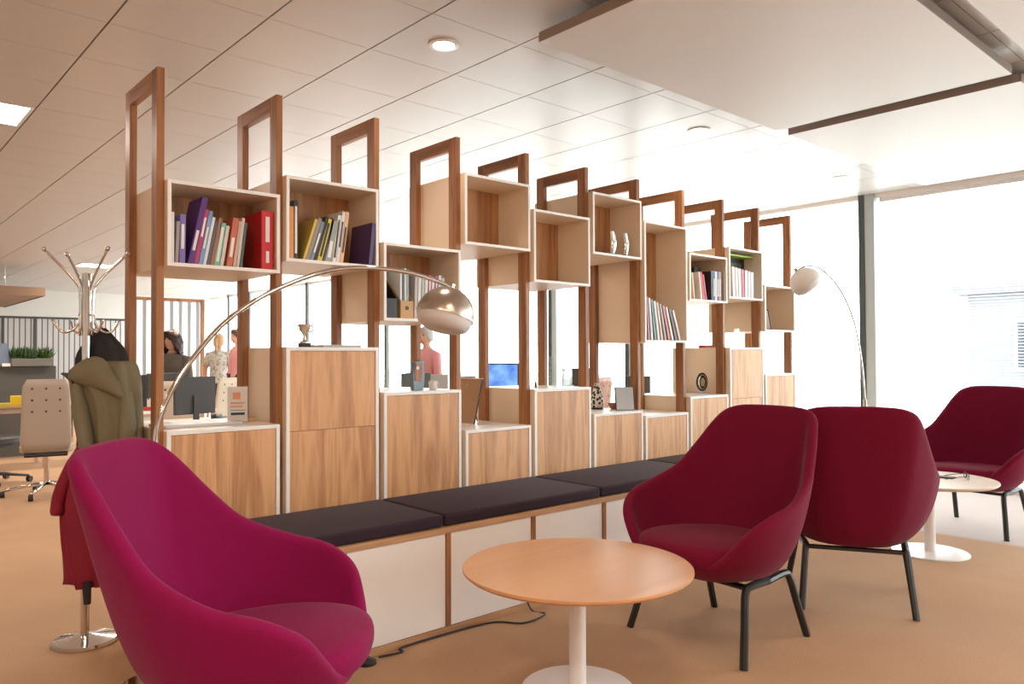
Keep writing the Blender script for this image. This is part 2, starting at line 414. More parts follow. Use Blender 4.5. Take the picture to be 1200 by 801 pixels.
row(1, [
 (0, .018, .205, .15, (.82, .80, .80), 0, 'thin white book upright at the left end', None),
 (.003, .012, .17, .15, (.36, .32, .30), 2, 'grey-brown thin book beside the white one', None),
 (.003, .022, .20, .15, (.23, .17, .46), 1, 'violet paperback standing upright', (.3, .8, wh)),
 (.010, .022, .285, .16, (.10, .03, .22), 12, 'tall dark blue and red hardback leaning', (.2, .5, wh)),
 (.001, .016, .235, .15, (.45, .06, .16), 11, 'crimson pink paperback leaning', (.5, .85, wh)),
 (.001, .015, .23, .15, (.20, .36, .62), 11, 'mid blue paperback leaning', (.3, .7, wh)),
 (.001, .012, .205, .14, (.75, .80, .86), 11, 'white and blue thin book leaning', None),
 (.001, .012, .19, .14, (.12, .12, .13), 11, 'charcoal thin book leaning', None),
 (.001, .014, .205, .14, (.40, .17, .10), 11, 'rust brown paperback leaning', None),
 (.001, .022, .185, .14, (.18, .52, .42), 9, 'turquoise green paperback with orange top', (.1, .9, wh)),
 (.001, .014, .175, .14, (.72, .64, .55), 9, 'beige slim book leaning', None),
 (.012, .024, .21, .15, (.58, .15, .08), 8, 'orange-red paperback leaning', (.2, .6, wh)),
 (.001, .013, .20, .14, (.60, .42, .36), 8, 'dusty pink slim book leaning', None),
 (.001, .012, .215, .14, (.64, .56, .48), 7, 'tan slim book leaning', None),
 (.001, .010, .195, .14, (.06, .13, .12), 7, 'dark teal thin booklet leaning', None),
], 'books in the first white box', .017, ' in first white box')
# red binder
r = thing('ring_binder', 'thick bright red binder at the right end of first box', 'binder', (Xk(1)+.395, YF+.02, bz(1)), 0)
MB().box(0, .055, 0, .2, 0, .255).build('cover', book_mat((.62, .02, .03)), r, bevel=.002)
MB().box(.018, .036, -.001, 0, .12, .23).build('spine_print', 'print', r); MB().box(.02, .034, -.001, 0, .03, .08).build('spine_print', 'print', r)
row(2, [
 (0, .012, .235, .15, (.62, .16, .08), 0, 'thin orange-red book upright', None),
 (.0, .018, .235, .15, (.70, .30, .08), 0, 'orange hardback upright', None),
 (.0, .020, .265, .17, (.03, .03, .03), 0, 'tall black book with grey spine print', (.1, .9, wh)),
 (.022, .012, .20, .16, (.68, .48, .10), 18, 'mustard yellow book leaning', None),
 (.001, .018, .205, .14, (.30, .27, .24), 18, 'grey-brown book leaning', None),
 (.001, .015, .19, .14, (.20, .26, .34), 18, 'steel blue book with orange marks leaning', (.2, .7, wh)),
 (.001, .015, .215, .15, (.03, .03, .03), 17, 'plain black book leaning', None),
 (.001, .022, .205, .14, (.72, .56, .03), 15, 'bright yellow book with black print leaning', (.1, .9, dk)),
 (.001, .012, .21, .14, (.06, .05, .06), 14, 'slim black book beside the yellow one', None),
 (.001, .032, .195, .14, (.34, .38, .36), 10, 'thick silver-grey patterned book', (.1, .5, wh)),
 (.002, .017, .225, .14, (.80, .78, .78), 8, 'white book with black spine lettering', (.1, .9, dk)),
 (.001, .016, .245, .14, (.80, .76, .74), 8, 'taller white book with dark lettering', (.3, .8, dk)),
 (.001, .018, .245, .14, (.78, .48, .30), 8, 'peach-coloured book leaning', (.2, .7, dk)),
], 'books in the second white box', .017, ' in second white box')
book(Xk(2)+.408, YF-.012, bz(2), .018, .20, .19, (.08, .045, .15), 6, 'dark purple book jutting forward at right end of second box', 'books in the second white box')
# third box: magazine files and journals
def magfile(x, y, z, col, label, h=.21):
    r = thing('magazine_file', label, 'magazine file', (x, y, z), 0)
    prof = [(0, 0), (.2, 0), (.2, h), (.14, h), (0, h*.42)]
    Mx = Matrix(((0, 0, 1, 0), (1, 0, 0, 0), (0, 1, 0, 0), (0, 0, 0, 1)))
    MB().prism(prof, 0, .003, Mx).prism(prof, .072, .075, Mx).build('side_panel', col, r)
    MB().box(.003, .072, 0, .003, 0, h*.42).box(.003, .072, .197, .2, 0, h).box(.003, .072, .003, .197, 0, .003).build('spine_panel', col, r)
    MB().lathe([(.010, 0), (.010, .002)], 16, (.037, -.0005, h*.25), Matrix.Rotation(PI/2, 3, 'X')).build('finger_hole', 'black', r)
M['cork'] = plain('kraft board', (.62, .40, .21), .7)
magfile(Xk(3)+.02, YF+.03, bz(3), 'black', 'black magazine file at the left of the low box', .23)
magfile(Xk(3)+.115, YF+.03, bz(3), 'cork', 'tan cardboard magazine file beside the silver lamp', .21)
x = Xk(3)+.125
for i, (c, h, lab) in enumerate([((.8, .8, .8), .235, 'white journal standing in the tan file'), ((.08, .1, .12), .24, 'black journal standing in the tan file'), ((.7, .75, .75), .25, 'pale grey journal standing in the tan file'), ((.35, .42, .42), .245, 'grey-green journal standing in the tan file')]):
    book(x, YF+.05, bz(3)+.0035, .011, h, .14, c, 0, lab, 'journals in the magazine file'); x += .0135
x = Xk(3)+.21
cs = [(.55, .50, .48), (.75, .77, .74), (.45, .50, .45), (.80, .78, .76), (.50, .08, .20), (.78, .7, .72), (.42, .06, .2), (.8, .8, .8), (.72, .74, .7), (.46, .07, .18), (.6, .5, .55)]
nm = ['taupe', 'off-white', 'sage', 'ivory', 'crimson', 'pale pink', 'dark magenta', 'pure white', 'light grey-green', 'wine red', 'mauve']
for i, c in enumerate(cs):
    if i < 9: book(x, YF+.05, bz(3), .017, .225+.006*math.sin(i*2.1), .15, c, 1.5, nm[i]+' journal in the row behind the silver lamp', 'journals behind the silver lamp', stripe=(.1, .9, wh) if i in (4, 6) else None); x += .021
# tall box: magazines leaning
x = Xk(7)+.05
cs = [((.28, .12, .18), 'plum'), ((.70, .66, .60), 'cream-coloured'), ((.12, .22, .24), 'dark teal'), ((.66, .72, .70), 'pale mint'), ((.74, .50, .42), 'salmon'), ((.30, .36, .34), 'grey-green'), ((.58, .18, .2), 'red'), ((.72, .66, .6), 'sand-coloured'), ((.15, .12, .13), 'blackish'), ((.74, .7, .66), 'off-white')]
for i, (c, n) in enumerate(cs):
    ln = -4-i*1.9
    x2 = x+.0
    book(x+.02, YF+.03, bz(7), .019, .29-.008*i, .2, c, ln, n+' magazine leaning left in the tall box', 'magazines leaning in the tall box', 'magazine', None, 'magazine'); x += .034+.0018*i*.6
# eighth box
row(8, [
 (0, .014, .19, .14, (.78, .60, .45), -7, 'peach slim book leaning', None)], 'books in the eighth white box', .09, ' in small box with red book')
x = Xk(8)+.12
for i, (c, w_, h, lab, ln) in enumerate([((.8, .76, .7), .016, .20, 'cream slim book', -9), ((.58, .03, .06), .028, .20, 'bright red hardback', -12), ((.62, .06, .09), .014, .185, 'thin scarlet booklet', -12)]):
    book(x+.045, YF+.02, bz(8), w_, h, .14, c, ln, lab+' leaning left in the small box', 'books in the eighth white box'); x += w_+.008
x = Xk(8)+.292
book(Xk(8)+.28, YF+.155, bz(8), .075, .255, .10, (.05, .055, .06), 0, 'black box file standing behind the red hardback', 'books in the eighth white box')
for i, (c, n) in enumerate([((.03, .03, .04), 'black'), ((.05, .10, .25), 'navy blue'), ((.70, .72, .75), 'white and blue'), ((.04, .07, .2), 'midnight blue'), ((.65, .25, .12), 'orange-based dark'), ((.08, .08, .1), 'charcoal')]):
    book(x, YF+.02, bz(8), .023, .215, .13, c, 0, n+' paperback upright at right of the small box', 'books in the eighth white box', stripe=(.15, .75, wh) if i in (1, 3, 4) else None); x += .0255
# ninth box
x = Xk(9)+.045
for i, (c, n) in enumerate([((.7, .66, .66), 'pale grey'), ((.78, .6, .58), 'blush pink'), ((.75, .72, .7), 'ivory'), ((.55, .05, .1), 'deep red thin'), ((.8, .78, .76), 'plain white'), ((.7, .62, .62), 'rose-grey'), ((.78, .74, .72), 'light cream')]):
    book(x+.02, YF+.012, bz(9), .034, .225-.004*i, .12, c, -3 if i < 4 else 0, n+' book in front of the black frame', 'books before the black picture frame'); x += .0425
r = thing('picture_frame', 'black picture frame standing at the back of the small box', 'picture frame', (Xk(9)+.235, YF+.15, bz(9)), 0)
MB().box(-.215, .215, 0, .015, 0, .035).box(-.215, .215, 0, .015, .285, .32).box(-.215, -.18, 0, .015, .035, .285).box(.18, .215, 0, .015, .035, .285).build('frame', 'black', r, bevel=.001)
M['pic_green'] = plain('dark green picture', (.10, .12, .07), .4, noise=.5, nscale=14)
B(-.18, .18, .004, .012, .035, .285).build('picture', 'pic_green', r)
tag(B(-.21, .21, 0, .12, 0, .012).build('green_folder', plain('lime folder', (.36, .52, .06), .5), None, loc=(Xk(9)+.235, YF+.065, bz(9)+.3215)), 'lime green folder lying on top of the black frame', 'folder')
# tenth box leaning framed card
r = thing('framed_card', 'white card with black frame leaning in the last box', 'framed card', (Xk(10)+.15, YF+.03, bz(10)), 0)
rt = Matrix.Rotation(math.radians(-18), 3, 'Y')
MB().box(0, .008, 0, .15, 0, .17, rt).build('frame', 'black', r); MB().box(-.001, 0, .008, .142, .008, .162, rt).build('card', 'print', r)
MB().box(-.0015, -.001, .04, .11, .06, .075, rt).build('printed_bar', 'print_dark', r)

# silver curved awards in the sixth box
def silver_award(x, y, z, label):
    r = thing('silver_award', label, 'award', (x, y, z), 0, 'silver awards in the white box')
    n = 14; rows = []
    mbx = MB(); rowsF = []
    for i in range(n+1):
        t = i/n; zz = .012+t*.14; wv = .055*(.75+.25*math.cos((t-.55)*4)); xo = .016*math.sin(t*PI)-.005
        ring = [Vector((xo+wv*.5*math.cos(a), .012*math.sin(a), zz)) for a in [2*PI*k/16 for k in range(16)]]
        rowsF.append(ring)
    g = mbx.grid(rowsF, closed_v=True); mbx.cap(g[0][::-1]); mbx.cap(g[-1])
    mbx.build('curved_body', 'chrome', r, smooth='auto')
    B(-.035, .035, -.02, .02, 0, .012).build('base', 'darkgrey', r, bevel=.001)
    MB().lathe([(.009, 0), (.009, .003)], 16, (.008, -.013, .09), Matrix.Rotation(PI/2, 3, 'X')).build('badge', 'print', r)
silver_award(Xk(6)+.245, YF+.055, bz(6), 'left one of two curved silver awards in the white box')
silver_award(Xk(6)+.375, YF+.055, bz(6), 'right one of two curved silver awards in the white box')

# ------------------------------------------------------------------ things on the cabinets
def top(k): return Lh[k]+.0004
def cx(k, t): return Xk(k)+.47*t
# cabinet 1: silver-white tray, leaflet holder, block
o = MB().prism([(-.16, -.10), (.16, -.10), (.175, -.06), (.175, .08), (.15, .10), (-.15, .10), (-.175, .07), (-.175, -.07)], 0, .012).build('flat_tray', plain('pale grey lacquer', (.62, .62, .63), .25), None, bevel=.003, loc=(cx(1, .41), YF+.22, top(1)))
tag(o, 'flat pale grey tray lying on the first cabinet', 'tray')
r = thing('leaflet_holder', 'clear acrylic holder with a white printed card on first cabinet', 'leaflet holder', (cx(1, .775), YF+.20, top(1)), math.radians(-22))
B(-.045, .045, -.02, .02, 0, .004).build('base', 'clear', r)
MB().box(-.045, .045, -.003, -.001, .004, .165).box(-.045, .045, .003, .005, .004, .165).box(-.05, -.045, -.02, .02, .0, .168).build('acrylic_panel', 'acrylic', r)
B(-.042, .042, -.0005, .0025, .006, .16).build('card', 'print', r)
M['print_or'] = plain('orange print', (.8, .35, .2), .5)
MB().box(-.02, .012, -.0045, -.0032, .105, .135).box(-.03, .03, -.0045, -.0032, .085, .092).box(-.03, .02, -.0045, -.0032, .07, .076).build('orange_print', 'print_or', r)
MB().box(-.028, .03, -.0045, -.0032, .035, .046).box(-.03, .034, -.0045, -.0032, .055, .057).build('dark_print', 'print_dark', r)
tag(B(-.02, .02, -.02, .02, 0, .02).build('wooden_block', 'cork', None, bevel=.002, loc=(cx(1, .93), YF+.22, top(1))), 'little wooden block beside the leaflet holder', 'block')
# cabinet 2: trophy and flat book
r = thing('trophy', 'small silver trophy cup with handles on tallest left cabinet', 'trophy', (cx(2, .33), YF+.14, top(2)))
M['antique'] = plain('antique silver', (.75, .68, .55), .3, 1.)
MB().lathe([(.001, .0), (.022, .0), (.022, .006), (.008, .014), (.006, .035), (.010, .042), (.024, .062), (.028, .085), (.031, .088), (.026, .086), (.020, .064), (.001, .05)], 28, (0, 0, .02)).build('cup', 'antique', r, smooth='auto')
B(-.022, .022, -.022, .022, 0, .02).build('plinth', 'darkgrey', r, bevel=.001)
for s in (-1, 1): MB().tube(spline([(s*.026, 0, .098), (s*.042, 0, .10), (s*.044, 0, .085), (s*.036, 0, .072), (s*.022, 0, .078)], 4), .0028, 8).build('handle', 'antique', r, smooth=True)
tag(B(-.10, .10, -.07, .07, 0, .012).build('flat_booklet', plain('greyish booklet', (.45, .46, .48), .4), None, bevel=.001, loc=(cx(2, .66), YF+.13, top(2))), 'flat grey booklet lying behind the small trophy', 'booklet')
# cabinet 3: award, clear block, white mug
M['bluegrey'] = plain('blue grey enamel', (.16, .22, .26), .25); M['award_wood'] = wood('award wood', (.3, .12, .06), (.45, .2, .1), 'Z', 3)
def slab(prof, y0, y1):   # outline in x-z, thickness along y
    Mx = Matrix(((1, 0, 0, 0), (0, 0, -1, 0), (0, 1, 0, 0), (0, 0, 0, 1)))
    return MB().prism(prof, -y1, -y0, Mx)
r = thing('award', 'blue-grey award with a wooden face and white dot', 'award', (cx(3, .53), YF+.07, top(3)))
pr_ = [(-.028, 0), (.028, 0), (.036, .03), (.040, .10), (.036, .152), (.015, .155), (-.022, .145), (-.034, .09), (-.033, .04)]
slab(pr_, 0, .03).build('body', 'bluegrey', r, bevel=.003)
slab([(-.020, .05), (.012, .042), (.020, .08), (.020, .142), (-.016, .138), (-.026, .09)], -.003, 0).build('wooden_face', 'award_wood', r)
MB().lathe([(.009, 0), (.009, .003)], 20, (-.008, -.003, .115), Matrix.Rotation(PI/2, 3, 'X')).build('white_dot', 'print', r)
tag(B(-.022, .022, -.02, .02, 0, .11).build('glass_block', 'clear', None, bevel=.003, loc=(cx(3, .30), YF+.22, top(3))), 'clear glass block at the left end of third cabinet', 'glass block')
r = thing('mug', 'small white mug beside the blue-grey award', 'mug', (cx(3, .80), YF+.12, top(3)))
MB().lathe([(.001, 0), (.020, 0), (.022, .004), (.023, .045), (.021, .045), (.020, .006), (.001, .005)], 24).build('cup', 'white_metal', r, smooth='auto')
MB().tube(spline([(.022, 0, .037), (.036, 0, .034), (.036, 0, .014), (.022, 0, .010)], 4), .003, 8).build('handle', 'white_metal', r, smooth=True)
# cabinet 4: brown board leaning, seen from its back
M['kraft'] = plain('brown backing board', (.40, .23, .12), .7, noise=.12, nscale=8)
r = thing('leaning_board', 'brown framed board leaning on its strut on low cabinet', 'board', (2.752, YF+.24, top(4)), 0)
rt = Matrix.Rotation(math.radians(14), 3, 'Y')
MB().box(.001, .006, .004, .238, .004, .266, rt).build('board', 'kraft', r)
MB().box(0, .008, 0, .242, .266, .271, rt).box(0, .008, .238, .242, .0, .266, rt).box(0, .008, .004, .238, 0, .004, rt).build('frame', 'cream', r)
MB().box(0, .008, 0, .004, 0, .266, rt).build('dark_edge', 'black', r)
MB().tube([(.065, .12, .20), (.125, .12, .004)], .003, 8).build('strut', 'black', r)
MB().lathe([(.006, 0), (.006, .003)], 14, rt @ Vector((-.001, .12, .23)), Matrix.Rotation(-PI/2, 3, 'Y')).build('screw', 'chrome', r)
# cabinet 5: glass awards
def glass_award(x, y, z, w_, h, label, taper=.7):
    r = thing('glass_award', label, 'award', (x, y, z), 0, 'clear glass awards')
    slab([(-w_/2, .012), (w_/2, .012), (w_/2*taper*1.2, h*.6), (w_/2*taper, h), (-w_/2*taper*.6, h*.97), (-w_/2, h*.5)], -.01, .012).build('glass_body', 'clear', r, bevel=.002)
    B(-w_/2-.006, w_/2+.006, -.02, .022, 0, .012).build('base', 'clear', r, bevel=.001)
glass_award(cx(5, .45), YF+.085, top(5), .04, .19, 'tall slim clear glass award on the fifth cabinet')
glass_award(cx(5, .74), YF+.085, top(5), .075, .135, 'wide clear glass award on the fifth cabinet', .9)
r = thing('figurine', 'tiny dark figurine at the left end of the fifth cabinet', 'figurine', (cx(5, .42), YF+.20, top(5)))
MB().lathe([(.001, 0), (.010, 0), (.010, .004), (.005, .012), (.008, .022), (.004, .03), (.006, .035), (.001, .042)], 16).build('body', 'darkgrey', r, smooth='auto')
MB().lathe([(.012, 0), (.012, .003)], 16, (0, 0, -.0)).build('base', 'print', r)
# cabinet 6: patterned ornament, bowl, leaning tablet
M['bw'] = None
m, nt, b = newmat('black and white pattern'); vo = nt.nodes.new('ShaderNodeTexVoronoi'); vo.inputs['Scale'].default_value = 45; tc = nt.nodes.new('ShaderNodeTexCoord')
cr = nt.nodes.new('ShaderNodeValToRGB'); cr.color_ramp.interpolation = 'CONSTANT'; cr.color_ramp.elements[0].color = (.02, .02, .02, 1); cr.color_ramp.elements[1].color = (.8, .75, .65, 1); cr.color_ramp.elements[1].position = .45
nt.links.new(tc.outputs['Object'], vo.inputs['Vector']); nt.links.new(vo.outputs['Distance'], cr.inputs['Fac']); nt.links.new(cr.outputs['Color'], b.inputs['Base Color']); M['bw'] = m
r = thing('patterned_vase', 'black and cream patterned vase-like ornament on the sixth cabinet', 'ornament', (cx(6, .72), YF+.28, top(6)))
MB().lathe([(.001, 0), (.03, 0), (.038, .02), (.044, .05), (.036, .10), (.022, .145), (.016, .165), (.018, .172), (.001, .17)], 24).build('body', 'bw', r, smooth='auto')
MB().lathe([(.03, 0), (.045, .004), (.045, .01), (.03, .012)], 24, (0, 0, 0)).build('foot', 'black', r, smooth='auto')
r = thing('wooden_bowl', 'small brown bowl between patterned vase and grey screen', 'bowl', (cx(6, .88), YF+.20, top(6)))
MB().lathe([(.001, 0), (.018, 0), (.036, .025), (.042, .042), (.039, .042), (.033, .027), (.001, .006)], 24).build('body', 'award_wood', r, smooth='auto')
MB().lathe([(.019, 0), (.019, .004)], 20).build('foot', 'darkgrey', r)
r = thing('leaning_screen', 'pale grey panel in a black frame propped on the sixth cabinet', 'picture frame', (3.885, YF+.075, top(6)), math.radians(-36))
rt = Matrix.Rotation(math.radians(-12), 3, 'X')
M['pale'] = plain('pale grey sheet', (.55, .60, .64), .3)
MB().box(-.062, .062, 0, .008, 0, .155, rt).build('frame', 'black', r, bevel=.001); MB().box(-.055, .060, -.001, 0, .004, .152, rt).build('sheet', 'pale', r)
MB().tube([(0, .03, .10), (0, .07, .004)], .004, 8).build('strut', 'black', r)
# cabinet 8: round plaque
r = thing('round_plaque', 'round dark plaque on a small stand', 'plaque', (cx(8, .88), YF+.19, top(8)), 0)
rx = Matrix.Rotation(PI/2, 3, 'X')
MB().lathe([(.001, 0), (.066, 0), (.070, .004), (.070, .010), (.064, .014), (.060, .011), (.001, .011)], 36, (0, .006, .088), rx).build('disc', 'black', r, smooth='auto')
MB().lathe([(.050, 0), (.055, .002), (.050, .004)], 36, (0, -.005, .088), rx, caps=False).build('raised_ring', 'antique', r, smooth='auto')
slab([(-.022, .055), (.022, .055), (.030, .095), (.014, .118), (-.016, .118), (-.030, .09)], -.008, -.005).build('emblem', 'antique', r)
MB().box(-.03, .03, -.012, .02, 0, .022).build('stand', 'pale', r, bevel=.002)
# cabinet 9: silver piece and red box
glass_award(cx(9, .50), YF+.09, top(9), .06, .15, 'clear silver-edged glass award on the tall pale cabinet', .8)
tag(B(-.05, .05, -.03, .03, 0, .022).build('red_box', plain('red card', (.60, .04, .05), .5), None, bevel=.002, loc=(cx(9, .27), YF+.30, top(9))), 'flat red box at the back of the tall pale cabinet', 'box')

# ------------------------------------------------------------------ lounge chairs
def rimcurve():
    half = [(.314, 0, .348), (.311, .13, .352), (.298, .215, .372), (.275, .285, .435), (.235, .345, .510), (.145, .385, .562), (.02, .390, .592),
            (-.13, .350, .655), (-.225, .312, .745), (-.310, .272, .845), (-.365, .235, .903), (-.395, .17, .926), (-.402, .085, .931), (-.403, 0, .932)]
    loop = [Vector(p) for p in half]+[Vector((p[0], -p[1], p[2])) for p in half[-2:0:-1]]
    n = len(loop); out = []
    for i in range(n):
        for k in range(4):
            t = k/4; a, b, c, d = (loop[(i+j-1) % n] for j in range(4))
            out.append(.5*((2*b)+(c-a)*t+(2*a-5*b+4*c-d)*t*t+(3*b-a-3*c+d)*t**3))
    return out
def bez(p0, p1, p2, p3, t): return p0*(1-t)**3+p1*3*t*(1-t)**2+p2*3*t*t*(1-t)+p3*t**3
def lounge_chair(label, wool, loc, rz):
    r = thing('lounge_chair', label, 'chair', loc, rz, None)
    rim = rimcurve(); n = len(rim); rows = []
    for i, P in enumerate(rim):
        tan = (rim[(i+1) % n]-rim[i-1]).normalized()
        # inward direction, perpendicular to the rim
        cen = Vector((.02, 0, P.z)); inw = (cen-P); inw -= tan*inw.dot(tan); inw.normalize()
        th = .046
        ang = math.atan2(P.y/.39, (P.x-.0)/.39)
        Bo = Vector((.02+.18*math.cos(ang), .19*math.sin(ang), .276)); Bi = Vector((.02+.22*math.cos(ang), .235*math.sin(ang), .345))
        hgt = P.z-.276
        O1 = Bo+Vector(((P.x-Bo.x)*.50, (P.y-Bo.y)*.55, hgt*.06)); O2 = P+Vector(((Bo.x-P.x)*.28, (Bo.y-P.y)*.12, -hgt*.50))
        if P.x < 0: O2 = P+Vector(((Bo.x-P.x)*.40, (Bo.y-P.y)*.10, -hgt*.55))
        Pi = P+inw*th
        I1 = Bi+Vector(((Pi.x-Bi.x)*.45, (Pi.y-Bi.y)*.55, (Pi.z-Bi.z)*.04)); I2 = Pi+Vector(((Bi.x-Pi.x)*.35, (Bi.y-Pi.y)*.10, -(Pi.z-Bi.z)*.55))
        row_ = [Vector((.02, 0, .276)).lerp(Bo, .5)]
        row_ += [bez(Bo, O1, O2, P, t/11) for t in range(12)]
        # rounded lip
        up = tan.cross(inw).normalized()
        if up.z < 0: up = -up
        row_ += [P+inw*th*.18+up*.014, P+inw*th*.5+up*.020, P+inw*th*.82+up*.014]
        row_ += [bez(Bi, I1, I2, Pi, 1-t/9) for t in range(10)]
        row_ += [Vector((.03, 0, .345)).lerp(Bi, .5)]
        rows.append(row_)
    mb = MB(); g = mb.grid(rows, closed_u=True)
    mb.cap([rr[0] for rr in g]); mb.cap([rr[-1] for rr in g][::-1])
    mb.build('seat_shell', wool, r, smooth=True, sub=1)
    # seat cushion: outline lathe-like pad following the bucket
    ol = []
    for k in range(48):
        a = 2*PI*k/48; c, s = math.cos(a), math.sin(a)
        e = 2/2.6
        x = abs(c)**e*math.copysign(1, c); y = abs(s)**e*math.copysign(1, s)
        ol.append((.05+x*(.292 if x > 0 else .30), y*(.285-.05*max(0, -x)-.012*max(0, x))))
    rows = []
    for sc, z in ((.0, 0), (.9, 0), (.975, .006), (1.0, .022), (1.0, .042), (.975, .060), (.92, .070), (.75, .077), (.45, .081), (.0, .083)):
        rows.append([Vector(((x-.06)*sc+.06, y*sc, .352+z+(.012 if z > .03 else 0)*(x-.06)/.3+.0)) for x, y in ol])
    mb = MB(); g = mb.grid(rows[1:-1], closed_v=True); mb.cap(g[0][::-1]); mb.cap(g[-1])
    mb.build('seat_cushion', wool, r, smooth=True, sub=1)
    # under-frame: two side rails and a cross plate; four legs
    for s in (1, -1):
        f0 = Vector((.245, .292*s, 0)); r0 = Vector((-.262, .238*s, 0)); ft = Vector((.165, .245*s, .275)); rt_ = Vector((-.165, .215*s, .275))
        MB().tube(spline([f0, f0.lerp(ft, .5), f0.lerp(ft, .93), ft+Vector((-.03, 0, .004)), Vector((.0, .230*s, .275))], 5), .0158, 8).build('leg', 'black_leg', r, smooth='auto')
        MB().tube(spline([r0, r0.lerp(rt_, .5), r0.lerp(rt_, .93), rt_+Vector((.03, 0, .004)), Vector((.0, .230*s, .275))], 5), .0158, 8).build('leg', 'black_leg', r, smooth='auto')
    MB().box(-.17, -.13, -.215, .215, .262, .276).box(.11, .15, -.235, .235, .262, .276).build('cross_rail', 'black_leg', r, bevel=.003)
    return r
lounge_chair('large magenta lounge chair cut off at the lower left', 'wool_magenta', (.87, 2.07, 0), math.radians(-40))
lounge_chair('crimson lounge chair facing the round table, right of it', 'wool', (2.836, 1.851, 0), math.radians(175.4))
lounge_chair('crimson lounge chair turned with its back to the viewer', 'wool', (3.723, 1.691, 0), math.radians(29))
lounge_chair('crimson lounge chair at the right edge by the window', 'wool', (5.817, 1.802, 0), math.radians(173.7))

# ------------------------------------------------------------------ round tables
def round_table(label, loc, r_top, mat, rb=.20):
    r = thing('round_table', label, 'table', loc)
    MB().lathe([(.001, .419), (r_top-.012, .419), (r_top, .429), (r_top, .4365), (r_top-.0015, .438), (.001, .438)], 96).build('table_top', mat, r, smooth='auto')
    MB().lathe([(.001, 0), (rb, 0), (rb, .005), (rb-.004, .009), (.04, .013), (.001, .013)], 64).build('base_plate', 'white_metal', r, smooth='auto')
    MB().lathe([(.030, .013), (.030, .412)], 32).build('column', 'white_metal', r, smooth='auto')
    MB().lathe([(.10, .412), (.10, .419)], 32).build('mounting_plate', 'white_metal', r, smooth='auto')
    return r
round_table('round oak-topped table with white pedestal in the foreground', (1.99, 1.884, 0), .405, 'table_wood', .20)
M['table_pale'] = wood('pale ash', (.66, .50, .38), (.76, .62, .50), 'X', .7, .35, 5., .6)
round_table('pale round table with white pedestal behind the turned chair', (4.90, 1.76, 0), .36, 'table_pale', .21)
r = thing('eyeglasses', 'dark eyeglasses lying on the far pale table', 'glasses', (5.03, 1.60, .4384), math.radians(30))
for s in (-1, 1):
    ring = [(s*.033+.024*math.cos(2*PI*k/20), .0, .020+.018*math.sin(2*PI*k/20)) for k in range(21)]
    MB().tube(ring, .0022, 6, caps=False).build('rim', 'black', r, smooth=True)
    MB().tube([(s*.058, 0, .026), (s*.062, .06, .018), (s*.055, .125, .003)], .002, 6).build('temple', 'black', r, smooth=True)
MB().tube([(-.010, 0, .024), (0, -.001, .028), (.010, 0, .024)], .002, 6).build('bridge', 'black', r, smooth=True)
tag(B(-.03, .03, -.045, .045, 0, .008).build('phone', 'black', None, bevel=.003, loc=(5.0, 1.70, .4384)), 'black phone lying beside the eyeglasses', 'phone')

# cable and floor plug by the bench
cb = spline([(1.62, 2.60, .006), (1.72, 2.585, .005), (1.74, 2.62, .006), (1.95, 2.622, .006), (2.2, 2.60, .005), (2.30, 2.50, .005), (2.45, 2.52, .005), (2.44, 2.60, .006), (2.40, 2.622, .12)], 8)
tag(MB().tube(cb, .004, 8).build('power_cable', 'black', None, smooth=True), 'thin black cable running along the foot of the bench', 'cable')
r = thing('foot_switch', 'small black cable switch on the floor beside the bench', 'switch', (1.56, 2.585, 0), math.radians(10))
MB().lathe([(.001, 0), (.035, 0), (.034, .012), (.022, .02), (.001, .021)], 24).build('housing', 'black', r, smooth='auto'); MB().lathe([(.012, .020), (.012, .026), (.009, .028), (.001, .028)], 16).build('button', 'darkgrey', r, smooth='auto')

